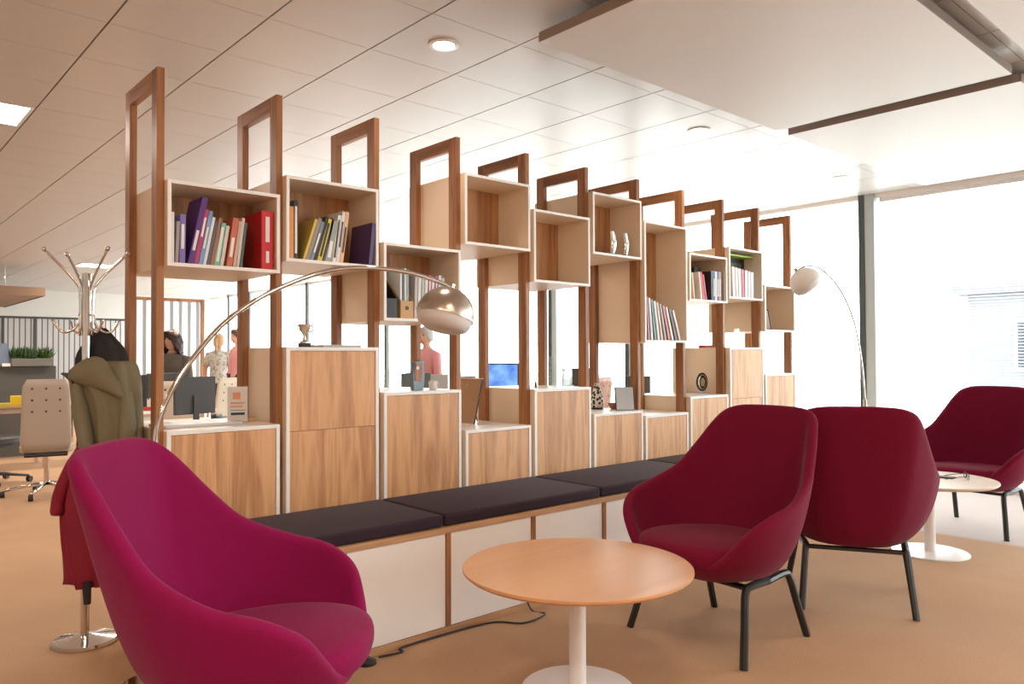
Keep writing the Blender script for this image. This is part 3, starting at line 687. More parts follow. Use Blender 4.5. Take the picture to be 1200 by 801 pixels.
# ------------------------------------------------------------------ arc lamps
def arc_lamp(label, base, pts, head_tilt, Rd, pole_r, dome_dir, metal):
    r = thing('arc_floor_lamp', label, 'floor lamp', base)
    bx, by = base[0], base[1]
    L_ = [Vector((p[0]-bx, p[1]-by, p[2])) for p in pts]
    MB().lathe([(.001, 0), (.13, 0), (.13, .02), (.12, .03), (.001, .03)], 48).build('base', 'chrome', r, smooth='auto')
    p0 = L_[0]
    MB().tube([(0, 0, .03), (0, 0, .45), tuple(p0)], pole_r*1.35, 14).build('pole', 'chrome', r, smooth=True)
    MB().tube([tuple(p0+Vector((0, 0, -.03))), tuple(p0+Vector((0, 0, .03)))], pole_r*2.1, 14).build('clamp', 'chrome', r, smooth='auto')
    MB().tube(spline(L_, 12), pole_r, 12).build('arc_arm', 'chrome', r, smooth=True)
    end = L_[-1]
    rot = (Matrix.Rotation(head_tilt, 3, Vector(dome_dir)))
    n = 20
    prof = [(Rd*math.sin(a), Rd*math.cos(a)) for a in [PI*.02+(PI*.50-PI*.02)*i/n for i in range(n+1)]]
    prof = prof+[(Rd*1.0, -.0), (Rd*.995, -Rd*.06), (Rd*.975, -Rd*.06), (Rd*.975, 0)]+[((Rd-.003)*math.sin(a), (Rd-.003)*math.cos(a)) for a in [PI*.49-(PI*.47)*i/n for i in range(n+1)]]
    c = end-rot @ Vector((0, 0, Rd))
    d = MB().lathe(prof, 48, c, rot).build('lamp_shade', metal, r, smooth='auto')
    ring = [(Rd*.93*math.cos(2*PI*k/36), Rd*.93*math.sin(2*PI*k/36)) for k in range(36)]
    MB().lathe([(Rd*.96, -Rd*.02), (Rd*.93, -Rd*.22), (Rd*.84, -Rd*.38), (Rd*.60, -Rd*.50), (Rd*.3, -Rd*.53), (Rd*.02, -Rd*.54), (Rd*.02, -Rd*.52), (Rd*.3, -Rd*.51), (Rd*.58, -Rd*.48), (Rd*.82, -Rd*.36), (Rd*.91, -Rd*.2), (Rd*.94, -Rd*.02)], 48, c, rot).build('diffuser_bowl', 'perf', r, smooth='auto')
    MB().lathe([(.001, .03), (.02, .03), (.03, -.01), (.02, -.04), (.001, -.05)], 20, c, rot).build('bulb', 'lamp_in', r, smooth='auto')
    MB().lathe([(.001, Rd+.02), (.012, Rd+.02), (.014, Rd-.004), (.001, Rd-.004)], 16, c, rot).build('knuckle', 'chrome', r, smooth='auto')
    MB().lathe([(.001, .0), (.009, .004), (.009, .012), (.001, .02)], 12, c+rot @ Vector((Rd*1.03, 0, -Rd*.12)), rot).build('side_knob', 'chrome', r, smooth='auto')
    return r
arc_lamp('large chrome arc lamp with silver dome reaching over the bench', (.885, 2.88, 0),
    [(.878, 2.88, .80), (.882, 2.88, .93), (.945, 2.875, 1.09), (1.079, 2.87, 1.27), (1.20, 2.86, 1.375), (1.349, 2.85, 1.46), (1.53, 2.83, 1.53), (1.696, 2.81, 1.552), (1.88, 2.79, 1.545), (2.03, 2.775, 1.515), (2.11, 2.765, 1.485)],
    math.radians(17), .132, .0095, (0, 1, 0), 'brushed')
b2 = W(1013, 5.3)
def L2(px, y, D): q = W(px, D); return (q[0], q[1], 1.18-(y-412)/899*D)
arc_lamp('white-headed arc lamp by the window behind the crimson chairs', (b2[0], b2[1], 0),
    [L2(1013, 470, 5.3), L2(1009, 420, 5.3), L2(1001, 375, 5.3), L2(988, 342, 5.32), L2(972, 320, 5.35), L2(958, 310, 5.4), L2(944, 309, 5.4), L2(934, 314, 5.4)],
    math.radians(38), .11, .006, (-.667, -.745, 0), 'lamp_in')

# ------------------------------------------------------------------ coat stand and coats
cbx, cby = .812, 3.575
r = thing('coat_stand', 'chrome coat stand with branching hooks at the left', 'coat stand', (cbx, cby, 0))
MB().lathe([(.001, 0), (.126, 0), (.128, .006), (.12, .016), (.05, .028), (.022, .036), (.001, .036)], 48).build('base', 'chrome', r, smooth='auto')
MB().lathe([(.017, .03), (.017, 1.53), (.001, 1.535)], 20).build('column', 'chrome', r, smooth='auto')
for a in (-10, -74, 170, 106):
    c, s = math.cos(math.radians(a)), math.sin(math.radians(a))
    MB().tube(spline([(c*.024, s*.024, 1.27), (c*.024, s*.024, 1.44), (c*.045, s*.045, 1.50), (c*.15, s*.15, 1.62)], 5), .0055, 8).tube([(c*.148, s*.148, 1.618), (c*.158, s*.158, 1.629)], .009, 8).build('upper_hook', 'chrome', r, smooth=True)
    MB().tube(spline([(c*.024, s*.024, 1.36), (c*.04, s*.04, 1.305), (c*.085, s*.085, 1.285), (c*.125, s*.125, 1.335)], 5), .0055, 8).build('lower_hook', 'chrome', r, smooth=True)
MB().lathe([(.030, .0), (.034, .006), (.034, .012), (.030, .018)], 24, (0, 0, .40), caps=False).build('umbrella_ring', 'chrome', r, smooth='auto')

def garment(name, label, cat, loc, sections, mat, folds=7, amp=.012, seed=1, parts=()):
    """hanging cloth: closed rings (z, cx, cy, rx, ry) swept into one solid with folds"""
    rnd = random.Random(seed); ph = [rnd.uniform(0, 6.28) for _ in range(4)]
    r = thing(name, label, cat, loc)
    S_ = spline([Vector((a[0], a[1], a[2])) for a in sections], 5); R_ = spline([Vector((a[3], a[4], 0)) for a in sections], 5)
    rows = []; n = 56; tot = len(S_)
    for i, (s, q) in enumerate(zip(S_, R_)):
        t = i/(tot-1); ring = []
        for k in range(n):
            a = 2*PI*k/n
            w_ = amp*min(1, .25+1.3*t)*(math.sin(folds*a+ph[0]+1.5*t)+.6*math.sin((folds*2-3)*a+ph[1]-2*t)+.4*math.sin(3*a+ph[2]+5*t))
            ring.append(Vector((s.y+(q.x+w_)*math.cos(a), s.z+(q.y+w_*.8)*math.sin(a), s.x+.006*math.sin(4*a+ph[3])*t)))
        rows.append(ring)
    mb = MB(); g = mb.grid(rows, closed_v=True); mb.cap(g[0]); mb.cap(g[-1][::-1])
    mb.build('body', mat, r, smooth=True)
    return r
M['khaki'] = plain('khaki cotton', (.22, .195, .125), .85, noise=.12, nscale=12, bump=.2)
M['redcoat'] = plain('red jacket', (.26, .006, .028), .7, noise=.15, nscale=10)
M['blackcoat'] = plain('black jacket', (.025, .023, .024), .75, noise=.2, nscale=10)
# sections: z, x, y, rx, ry  (x runs along camera right = (.745,-.667) after rotation)
rot_c = math.radians(-41.8)
g = garment('black_coat', 'black coat hanging from a hook behind the khaki coat', 'coat', (cbx+.03, cby+.06, 0),
   [(1.305, .05, 0, .012, .012), (1.27, .05, 0, .045, .03), (1.18, .05, 0, .105, .05), (1.0, .045, 0, .095, .055), (.75, .03, 0, .088, .055), (.42, .03, 0, .085, .055)], 'blackcoat', 6, .010, 3)
g.rotation_euler = (0, 0, rot_c)
MB().tube(spline([(.05, 0, 1.30), (.045, 0, 1.325), (.05, 0, 1.34)], 4), .003, 6).build('hanging_loop', 'blackcoat', g)
g = garment('khaki_coat', 'khaki hooded coat hanging on the chrome coat stand', 'coat', (cbx+.03, cby-.075, 0),
   [(1.165, .035, 0, .08, .02), (1.15, .035, 0, .11, .05), (1.09, .04, 0, .122, .065), (1.03, .06, 0, .112, .065), (.97, .07, 0, .098, .06), (.80, .08, .0, .092, .058), (.60, .08, 0, .098, .058), (.50, .08, 0, .095, .055)], 'khaki', 7, .017, 8)
g.rotation_euler = (0, 0, rot_c)
# hood of the coat
rows = []
for i in range(13):
    t = i/12; cxh = -.085+t*.235
    rr = .012+.062*math.sin(PI*min(1, t*.95+.05))**.6
    rows.append([Vector((cxh+.01*math.sin(5*t), -.055+rr*.62*math.cos(a), 1.105-.085*t+.05*math.sin(PI*t)+rr*.85*math.sin(a)+.004*math.sin(3*a+9*t))) for a in [2*PI*k/24 for k in range(24)]])
mb = MB(); gg = mb.grid(rows, closed_v=True); mb.cap(gg[0]); mb.cap(gg[-1][::-1]); mb.build('hood', 'khaki', g, smooth=True)
def sleeve(par, pts, rs, mat, nm='sleeve'): return MB().tube(spline(pts, 6), [rs[min(len(rs)-1, int(i/6))] for i in range((len(pts)-1)*6+1)], 14, flat=.75).build(nm, mat, par, smooth=True)
sleeve(g, [(-.075, -.03, 1.09), (-.05, -.05, .98), (-.02, -.055, .84), (.0, -.05, .70), (.01, -.05, .58)], [.035, .04, .038, .034, .03], 'khaki')
sleeve(g, [(.125, -.02, 1.04), (.14, -.04, .92), (.14, -.05, .78), (.135, -.05, .64), (.13, -.045, .56)], [.038, .042, .04, .035, .03], 'khaki')
MB().tube([(-.125, -.05, 1.115), (-.10, -.06, 1.11), (-.06, -.07, 1.085)], [.004, .010, .014], 8).build('collar_tab', 'slate', g)
g = garment('red_jacket', 'red jacket hanging low on the left of the coat stand', 'jacket', (cbx+.06, cby-.08, 0),
   [(1.0, -.005, .0, .02, .015), (.90, -.02, 0, .04, .035), (.80, -.045, 0, .065, .045), (.70, -.065, 0, .085, .05), (.58, -.07, 0, .105, .055), (.42, -.055, 0, .115, .06), (.28, -.025, 0, .125, .06), (.245, -.025, 0, .12, .055)], 'redcoat', 8, .019, 5)
g.rotation_euler = (0, 0, rot_c)
sleeve(g, [(-.05, -.03, .86), (-.115, -.035, .75), (-.165, -.04, .63), (-.18, -.04, .54)], [.03, .036, .036, .03], 'redcoat')
MB().tube([(-.05, -.055, .27), (-.05, -.05, .18)], [.018, .014], 8).build('strap', 'blackcoat', g); MB().tube([(.055, -.04, .27), (.055, -.04, .19)], [.016, .012], 8).build('strap', 'blackcoat', g)

# ------------------------------------------------------------------ office behind
def partition(name, x0, x1, y, z1, posts, step, bw, label, framem='post', sm='slatdark'):
    r = thing(name, label, 'partition', ((x0+x1)/2, y, 0))
    h = (x1-x0)/2
    mb = MB(); mb.box(-h, h, -.02, .02, z1-.045, z1); mb.box(-h, h, -.02, .02, 0, .05)
    mb.build('rail', framem, r)
    for p in posts: B(p-(x0+x1)/2-.025, p-(x0+x1)/2+.025, -.024, .024, 0, z1).build('post', framem, r)
    B(-h, h, .0, .006, .05, z1-.045).build('glass_panel', 'frost', r)
    mb = MB(); x = -h+step*.5
    while x < h: mb.box(x-bw/2, x+bw/2, -.012, -.004, .05, z1-.045); x += step
    mb.build('stripe_film', sm, r)
M['slatdark'] = plain('grey stripe', (.10, .11, .13), .5)
M['slatblue'] = plain('grey blue stripe', (.33, .37, .40), .5)
m, nt, b = newmat('frosted glass'); nt.nodes.remove(b)
t1 = nt.nodes.new('ShaderNodeBsdfTranslucent'); t1.inputs[0].default_value = (.95, .95, .97, 1); t2 = nt.nodes.new('ShaderNodeBsdfTransparent'); mx = nt.nodes.new('ShaderNodeMixShader'); mx.inputs[0].default_value = .5
nt.links.new(t1.outputs[0], mx.inputs[1]); nt.links.new(t2.outputs[0], mx.inputs[2]); nt.links.new(mx.outputs[0], nt.nodes['Material Output'].inputs['Surface']); M['frost'] = m
partition('glass_partition', .6, 5.6, 18.4, 2.03, (.62, 2.66, 3.22, 5.58), .10, .022, 'far glass partition with thin dark vertical stripes behind the plant', 'darkgrey')
partition('glass_partition', 3.35, 4.42, 12.2, 2.08, (3.37, 4.40), .13, .05, 'glass partition with grey-blue stripes behind the curly-haired woman', 'post', 'slatblue')
# brown canopy
r = thing('ceiling_canopy', 'brown hanging canopy at the far left below the ceiling', 'canopy', (.8, 16.4, 2.2))
B(-3, 1.86, -1.9, 1.9, 0, .12).build('panel', 'desk_wood', r); MB().box(-3, 1.88, -1.92, -1.9, -.01, .13).box(1.86, 1.88, -1.9, 1.9, -.01, .13).build('edge_trim', plain('canopy edge', (.20, .12, .07), .5), r)
for x in (-2, 0, 1.6): MB().tube([(x, 0, .12), (x, 0, .5)], .01, 6).build('hanger', 'chrome', r)

def W3(px, D, z=0): q = W(px, D); return (q[0], q[1], z)
def desk(label, loc, rz, w_, d, mat, z=.66):
    r = thing('desk', label, 'desk', loc, rz)
    B(-w_/2, w_/2, -d/2, d/2, z-.025, z).build('desk_top', mat, r, bevel=.002)
    for sx in (-1, 1):
        for sy in (-1, 1): MB().tube([(sx*(w_/2-.06), sy*(d/2-.06), 0), (sx*(w_/2-.06), sy*(d/2-.06), z-.025)], .018, 10).build('leg', 'chrome', r, smooth='auto')
    B(-w_/2+.08, w_/2-.08, -.02, .02, z-.08, z-.025).build('crossbeam', 'white_metal', r)
    return r
RZ = 0
def task_chair(label, loc, rz, uph, base_mat='chrome', backh=.95):
    r = thing('office_chair', label, 'office chair', loc, rz, None)
    # local: faces +x
    def pad(x0, x1, w0, w1, z0, z1, lean, name):
        rows = []; n = 10
        for i in range(n+1):
            t = i/n; z = z0+(z1-z0)*t; x = x0+(x1-x0)*t; wv = (w0+(w1-w0)*t)*(1-.18*max(0, (t-.86)/.14)**2)*(1-.12*max(0, (.1-t)/.1)**2)
            rows.append([Vector((x+.022*math.copysign(abs(math.cos(a))**.6, math.cos(a)), wv*math.copysign(abs(math.sin(a))**.35, math.sin(a)), z)) for a in [2*PI*k/24 for k in range(24)]])
        mb = MB(); g = mb.grid(rows, closed_v=True); mb.cap(g[0]); mb.cap(g[-1]); return mb.build(name, uph, r, smooth=True)
    bk = pad(-.17, -.25, .19, .17, .40, backh, 0, 'backrest')
    for i in range(3):
        for j in range(3):
            t = .55+.16*i; x = -.17-.08*t
            MB().lathe([(.001, .0), (.009, .003), (.001, .006)], 10, (x-.024, (j-1)*.1, .40+(backh-.40)*t), Matrix.Rotation(-PI/2, 3, 'Y')).build('button', 'darkgrey', bk)
    rows = []
    for z, s in ((.375, .92), (.385, 1), (.425, 1), (.44, .92)):
        rows.append([Vector((.02+.20*s*math.copysign(abs(math.cos(a))**.5, math.cos(a)), .2*s*math.copysign(abs(math.sin(a))**.5, math.sin(a)), z)) for a in [2*PI*k/28 for k in range(28)]])
    mb = MB(); g = mb.grid(rows, closed_v=True); mb.cap(g[0]); mb.cap(g[-1]); mb.build('seat', uph, r, smooth='auto')
    B(-.19, .12, -.16, .16, .345, .375).build('seat_pan', 'black', r, bevel=.01)
    MB().tube([(0, 0, .09), (0, 0, .35)], .02, 12).build('gas_lift', base_mat, r, smooth='auto')
    for k in range(5):
        a = 2*PI*k/5+.3; c, s = math.cos(a), math.sin(a)
        sp = MB().tube([(0, 0, .10), (c*.14, s*.14, .085), (c*.32, s*.32, .058)], [.018, .015, .011], 8).build('base_spoke', base_mat, r, smooth=True)
        MB().lathe([(.001, -.018), (.026, -.018), (.028, 0), (.026, .018), (.001, .018)], 16, (c*.32, s*.32, .028), Matrix.Rotation(PI/2, 3, 'X')).build('caster', 'black', sp, smooth='auto')
    return r
task_chair('beige tufted swivel chair with chrome base left of the coats', (1.43, 7.63, 0), math.radians(78), 'beige', backh=1.0)
task_chair('black swivel chair cut off at the left edge of the picture', W3(-12, 7.2), math.radians(40), 'black', 'darkgrey', .9)
task_chair('cream office chair behind the curved pole of the arc lamp', W3(206, 6.95), math.radians(75), 'cream_uph', backh=.97)
task_chair('cream office chair seen to the right of the dark monitor back', W3(252, 8.6), math.radians(110), 'cream_uph', backh=.95)
for px, D, lab, m_ in ((468, 9.4, 'dark office chair back left of the blue-grey award', 'slate'), (523, 7.6, 'dark office chair back between award and leaning board', 'slate'), (555, 8.9, 'dark office chair beyond the brown leaning board', 'slate'), (678, 7.05, 'brown office chair behind the fifth cabinet', 'award_wood'), (162, 9.1, 'pale office chair between coat stand and first frame', 'cream_uph')):
    task_chair(lab, W3(px, D), math.radians(100), m_, backh=.98 if m_ != 'cream_uph' else .93)

def screen_panel(label, loc, rz, w_, z0, z1):
    r = thing('desk_screen', label, 'desk screen', loc, rz)
    B(-w_/2, w_/2, -.02, .02, z0, z1).build('fabric_panel', 'slate', r, bevel=.005)
    for s in (-1, 1): B(s*w_/2*.8-.015, s*w_/2*.8+.015, -.03, .03, 0, z0).build('foot', 'chrome', r)
ang = math.radians(-41.8)
def offs(p, a, dz=0): return (p[0]+.745*a, p[1]-.667*a, dz)
desk('brown desk at the left edge with yellow papers on it', W3(-5, 8.2), 0, .95, .55, 'desk_wood')
screen_panel('dark grey fabric screen below the potted plants at left', W3(8, 9.0), 0, 1.0, .02, 1.08)
r = thing('folder_stand', 'bright yellow folder standing on the brown desk', 'folder', W3(22, 8.45, .661), ang)
B(-.09, .09, -.01, .01, 0, .10).build('cover', plain('yellow card', (.75, .58, .02), .5), r, bevel=.001); B(-.085, .085, -.008, .012, .1, .104).build('paper_edge', 'paper', r)
tag(B(-.06, .06, -.04, .04, 0, .035).build('yellow_box', plain('yellow box card', (.7, .6, .05), .5), None, bevel=.002, loc=W3(4, 8.2, .661)), 'small yellow box on the brown desk at the picture edge', 'box')
r = thing('mug', 'white mug on the brown desk below the yellow folder', 'mug', W3(31, 8.25, .661))
MB().lathe([(.001, 0), (.04, 0), (.042, .01), (.042, .08), (.038, .08), (.037, .012), (.001, .01)], 20).build('cup', 'white_metal', r, smooth='auto'); MB().tube(spline([(.04, 0, .065), (.065, 0, .06), (.065, 0, .025), (.04, 0, .02)], 4), .005, 6).build('handle', 'white_metal', r, smooth=True)
# planter
M['leaf'] = plain('leaf', (.045, .11, .03), .5, noise=.5, nscale=5); M['planter'] = plain('planter metal', (.16, .15, .13), .5)
r = thing('planter_box', 'grey planter trough with bushy green plants on the screen', 'plant', (1.83, 10.66, 1.08), 0)
MB().box(-.21, .21, -.09, .09, 0, .09).build('trough', 'planter', r, bevel=.004)
mb = MB(); rnd = random.Random(4)
for _ in range(420):
    x, y = rnd.uniform(-.2, .2), rnd.uniform(-.08, .08); a = rnd.uniform(0, 6.28); ln = rnd.uniform(.08, .17); tl = rnd.uniform(.1, .8)
    d = Vector((math.cos(a)*math.sin(tl), math.sin(a)*math.sin(tl), math.cos(tl))); sd = d.cross(Vector((0, 0, 1))).normalized()*.011
    p = Vector((x, y, .085)); q = p+d*ln*.5; e = p+d*ln
    vs = [mb.bm.verts.new(v) for v in (p, q+sd, e, q-sd)]; mb.bm.faces.new(vs)
tag(mb.build('foliage', 'leaf', r), None, kind='stuff')
r = thing('hanging_jacket', 'blue-grey jacket draped over the screen at left edge', 'jacket', (1.55, 10.66, 1.08), 0)
rows = [[Vector(((.02+.085*(1-t)**.8+.012*math.sin(5*a))*math.cos(a), (.015+.05*(1-t))*math.sin(a), .27*t+.0)) for a in [2*PI*k/28 for k in range(28)]] for t in [i/10 for i in range(11)]]
mb = MB(); gg = mb.grid(rows, closed_v=True); mb.cap(gg[0]); mb.cap(gg[-1]); mb.build('body', plain('blue grey cloth', (.14, .18, .25), .8), r, smooth=True)
B(-.02, .06, -.075, -.055, .0, .035).build('label_patch', 'print', r)

def monitor(label, loc, rz, w_, h, z=.66, tilt=0, screen=None, frame='darkgrey', raise_=.10):
    r = thing('monitor', label, 'monitor', (loc[0], loc[1], z), rz)
    o = B(-w_/2, w_/2, -.014, .014, raise_, raise_+h).build('housing', frame, r, bevel=.004)
    B(-w_/2+.01, w_/2-.01, -.016, -.0142, raise_+.012, raise_+h-.012).build('screen', screen or 'black', r)
    MB().box(-.025, .025, .014, .03, .01, raise_+h*.5).build('neck', frame, r, bevel=.003); MB().box(-.09, .09, -.05, .09, 0, .01).build('foot', frame, r, bevel=.003)
    return r
desk('white desk behind the first cabinet carrying a dark monitor', W3(235, 6.3), 0, .95, .6, 'white')
monitor('dark monitor seen from behind above the first cabinet', W3(228, 6.2), ang+math.radians(180+56), .36, .30, .661, raise_=.06)
r = thing('desk_phone', 'black desk phone on the white desk by the leaflet holder', 'phone', W3(262, 6.3, .661), ang)
MB().box(-.08, .08, -.07, .07, 0, .03).build('body', 'black', r, bevel=.004); MB().box(-.08, -.035, -.07, .07, .03, .05).build('handset', 'darkgrey', r, bevel=.006)
desk('far desk with dark screen in front of the curly-haired woman', W3(190, 7.7), 0, .9, .5, 'white')
monitor('wide grey screen in front of the curly-haired woman', W3(197, 7.65), PI, .40, .24, .661, raise_=.12)
monitor('dark monitor between the coat stand and first frame', W3(168, 7.8), PI, .30, .24, .661, raise_=.10)
tag(B(-.07, .07, -.05, .05, 0, .03).build('red_box', plain('red box card', (.5, .03, .03), .5), None, bevel=.002, loc=W3(176, 7.55, .661)), 'small red box on the desk left of the first frame', 'box')
desk('long white desk behind the third and fourth cabinets', W3(505, 6.8), math.radians(0), 1.5, .5, 'white')
desk('white desk behind the fifth and sixth cabinets', (4.40, 4.10, 0), 0, 1.1, .44, 'white')
desk('small white desk carrying the lit blue screen', (4.03, 4.62, 0), 0, .7, .44, 'white')
M['teal'] = plain('teal grey back', (.13, .17, .16), .5); M['palegrey'] = plain('pale grey shell', (.5, .5, .5), .5)
monitor('teal-grey monitor back behind the blue-grey award', W3(487, 6.7), ang+math.radians(200), .26, .19, .661, frame='teal', raise_=.18)
monitor('pale grey monitor right behind the teal-grey one', W3(512, 7.0), ang+math.radians(160), .22, .16, .661, frame='palegrey', raise_=.19)
M['bluescreen'] = None
m, nt, b = newmat('blue desktop'); tc = nt.nodes.new('ShaderNodeTexCoord'); n = nt.nodes.new('ShaderNodeTexNoise'); n.inputs['Scale'].default_value = 9; cr = nt.nodes.new('ShaderNodeValToRGB')
cr.color_ramp.elements[0].color = (.05, .16, .62, 1); cr.color_ramp.elements[1].color = (.25, .50, .95, 1); cr.color_ramp.elements[0].position = .35; cr.color_ramp.elements[1].position = .65
nt.links.new(tc.outputs['Object'], n.inputs['Vector']); nt.links.new(n.outputs['Fac'], cr.inputs['Fac']); nt.links.new(cr.outputs['Color'], b.inputs['Emission Color']); b.inputs['Emission Strength'].default_value = 1.0; b.inputs['Base Color'].default_value = (0, 0, 0, 1); M['bluescreen'] = m
monitor('lit blue computer screen behind the fourth cabinet', W3(588, 6.1), ang-math.radians(8), .27, .20, .661, screen='bluescreen', raise_=.26)
monitor('dark grey monitor behind the fifth cabinet', (4.37, 4.12, 0), ang+math.radians(5), .24, .18, .661, frame='slate', screen='slate', raise_=.24)
monitor('small grey monitor behind the patterned vase', W3(747, 6.9), ang+math.radians(170), .22, .18, .661, frame='slate', raise_=.15)
desk('small white desk far behind the sixth cabinet', W3(752, 6.9), 0, .6, .5, 'white')
desk('far white desk with papers left of the coat stand', W3(76, 10.5), ang, .6, .6, 'white', .78)
for px, w_, h, lab, m_ in ((70, .10, .05, 'pale stack of papers on the far white desk', 'paper'), (79, .07, .09, 'pinkish small box on the far white desk', None), (63, .06, .04, 'dark blue small box on the far white desk', None)):
    mt = m_ or plain('x'+lab[:4], (.62, .42, .40) if px == 79 else (.04, .06, .12), .6)
    tag(B(-w_/2, w_/2, -.04, .04, 0, h).build('paper_stack' if m_ else 'small_box', mt, None, bevel=.002, loc=W3(px, 10.4, .781)), lab, 'papers' if m_ else 'box')

# ------------------------------------------------------------------ people
def skin_mesh(name, nodes, edges, mat, parent, root=0, sub=2):
    me = bpy.data.meshes.new(name); me.from_pydata([n[0] for n in nodes], edges, []); o = bpy.data.objects.new(name, me); COL.objects.link(o)
    me.materials.append(mat if not isinstance(mat, str) else M[mat])
    md = o.modifiers.new('skin', 'SKIN'); md.use_smooth_shade = True; md.branch_smoothing = .5
    for i, n in enumerate(nodes):
        rr = n[1] if isinstance(n[1], tuple) else (n[1], n[1]); me.skin_vertices[0].data[i].radius = rr; me.skin_vertices[0].data[i].use_root = (i == root)
    s = o.modifiers.new('sub', 'SUBSURF'); s.levels = sub; s.render_levels = sub
    o.parent = parent; return o
M['skin'] = plain('skin', (.58, .33, .24), .5); M['hair_dark'] = plain('dark brown hair', (.045, .018, .014), .6, noise=.4, nscale=60, bump=.8)
M['hair_blond'] = plain('blond hair', (.42, .27, .12), .5, noise=.3, nscale=60, bump=.6); M['hair_grey'] = plain('grey hair', (.40, .38, .36), .6)
M['hair_brown'] = plain('brown hair', (.08, .045, .03), .6, noise=.3, nscale=60)
M['eye'] = plain('eye dark', (.03, .02, .02), .2); M['lip'] = plain('lips', (.45, .13, .12), .5)
def head(r, c, yaw, scale=1.):
    """head facing local +x after yaw; returned child of the body thing"""
    R_ = Matrix.Rotation(yaw, 3, 'Z'); rows = []
    for i in range(15):
        t = i/14; z = (-.115+.235*t)
        wv = math.sqrt(max(0, 1-((t-.55)/.56)**2)); wy = .072*wv; wx = .088*wv
        jaw = max(0, .45-t)
        row_ = []
        for k in range(28):
            a = 2*PI*k/28; x = wx*math.cos(a)+jaw*.03*(1 if math.cos(a) > 0 else -.6); y = wy*math.sin(a)*(1-jaw*.3)
            if math.cos(a) > .93 and .28 < t < .55: x += .020*(1-abs(t-.36)/.2 if t > .36 else .6)
            if math.cos(a) > .8 and .5 < t < .62: x -= .006
            if abs(math.sin(a)) > .97 and .38 < t < .6: y *= 1.16
            row_.append(R_ @ (Vector((x, y, z))*scale)+Vector(c))
        rows.append(row_)
    return rows, R_
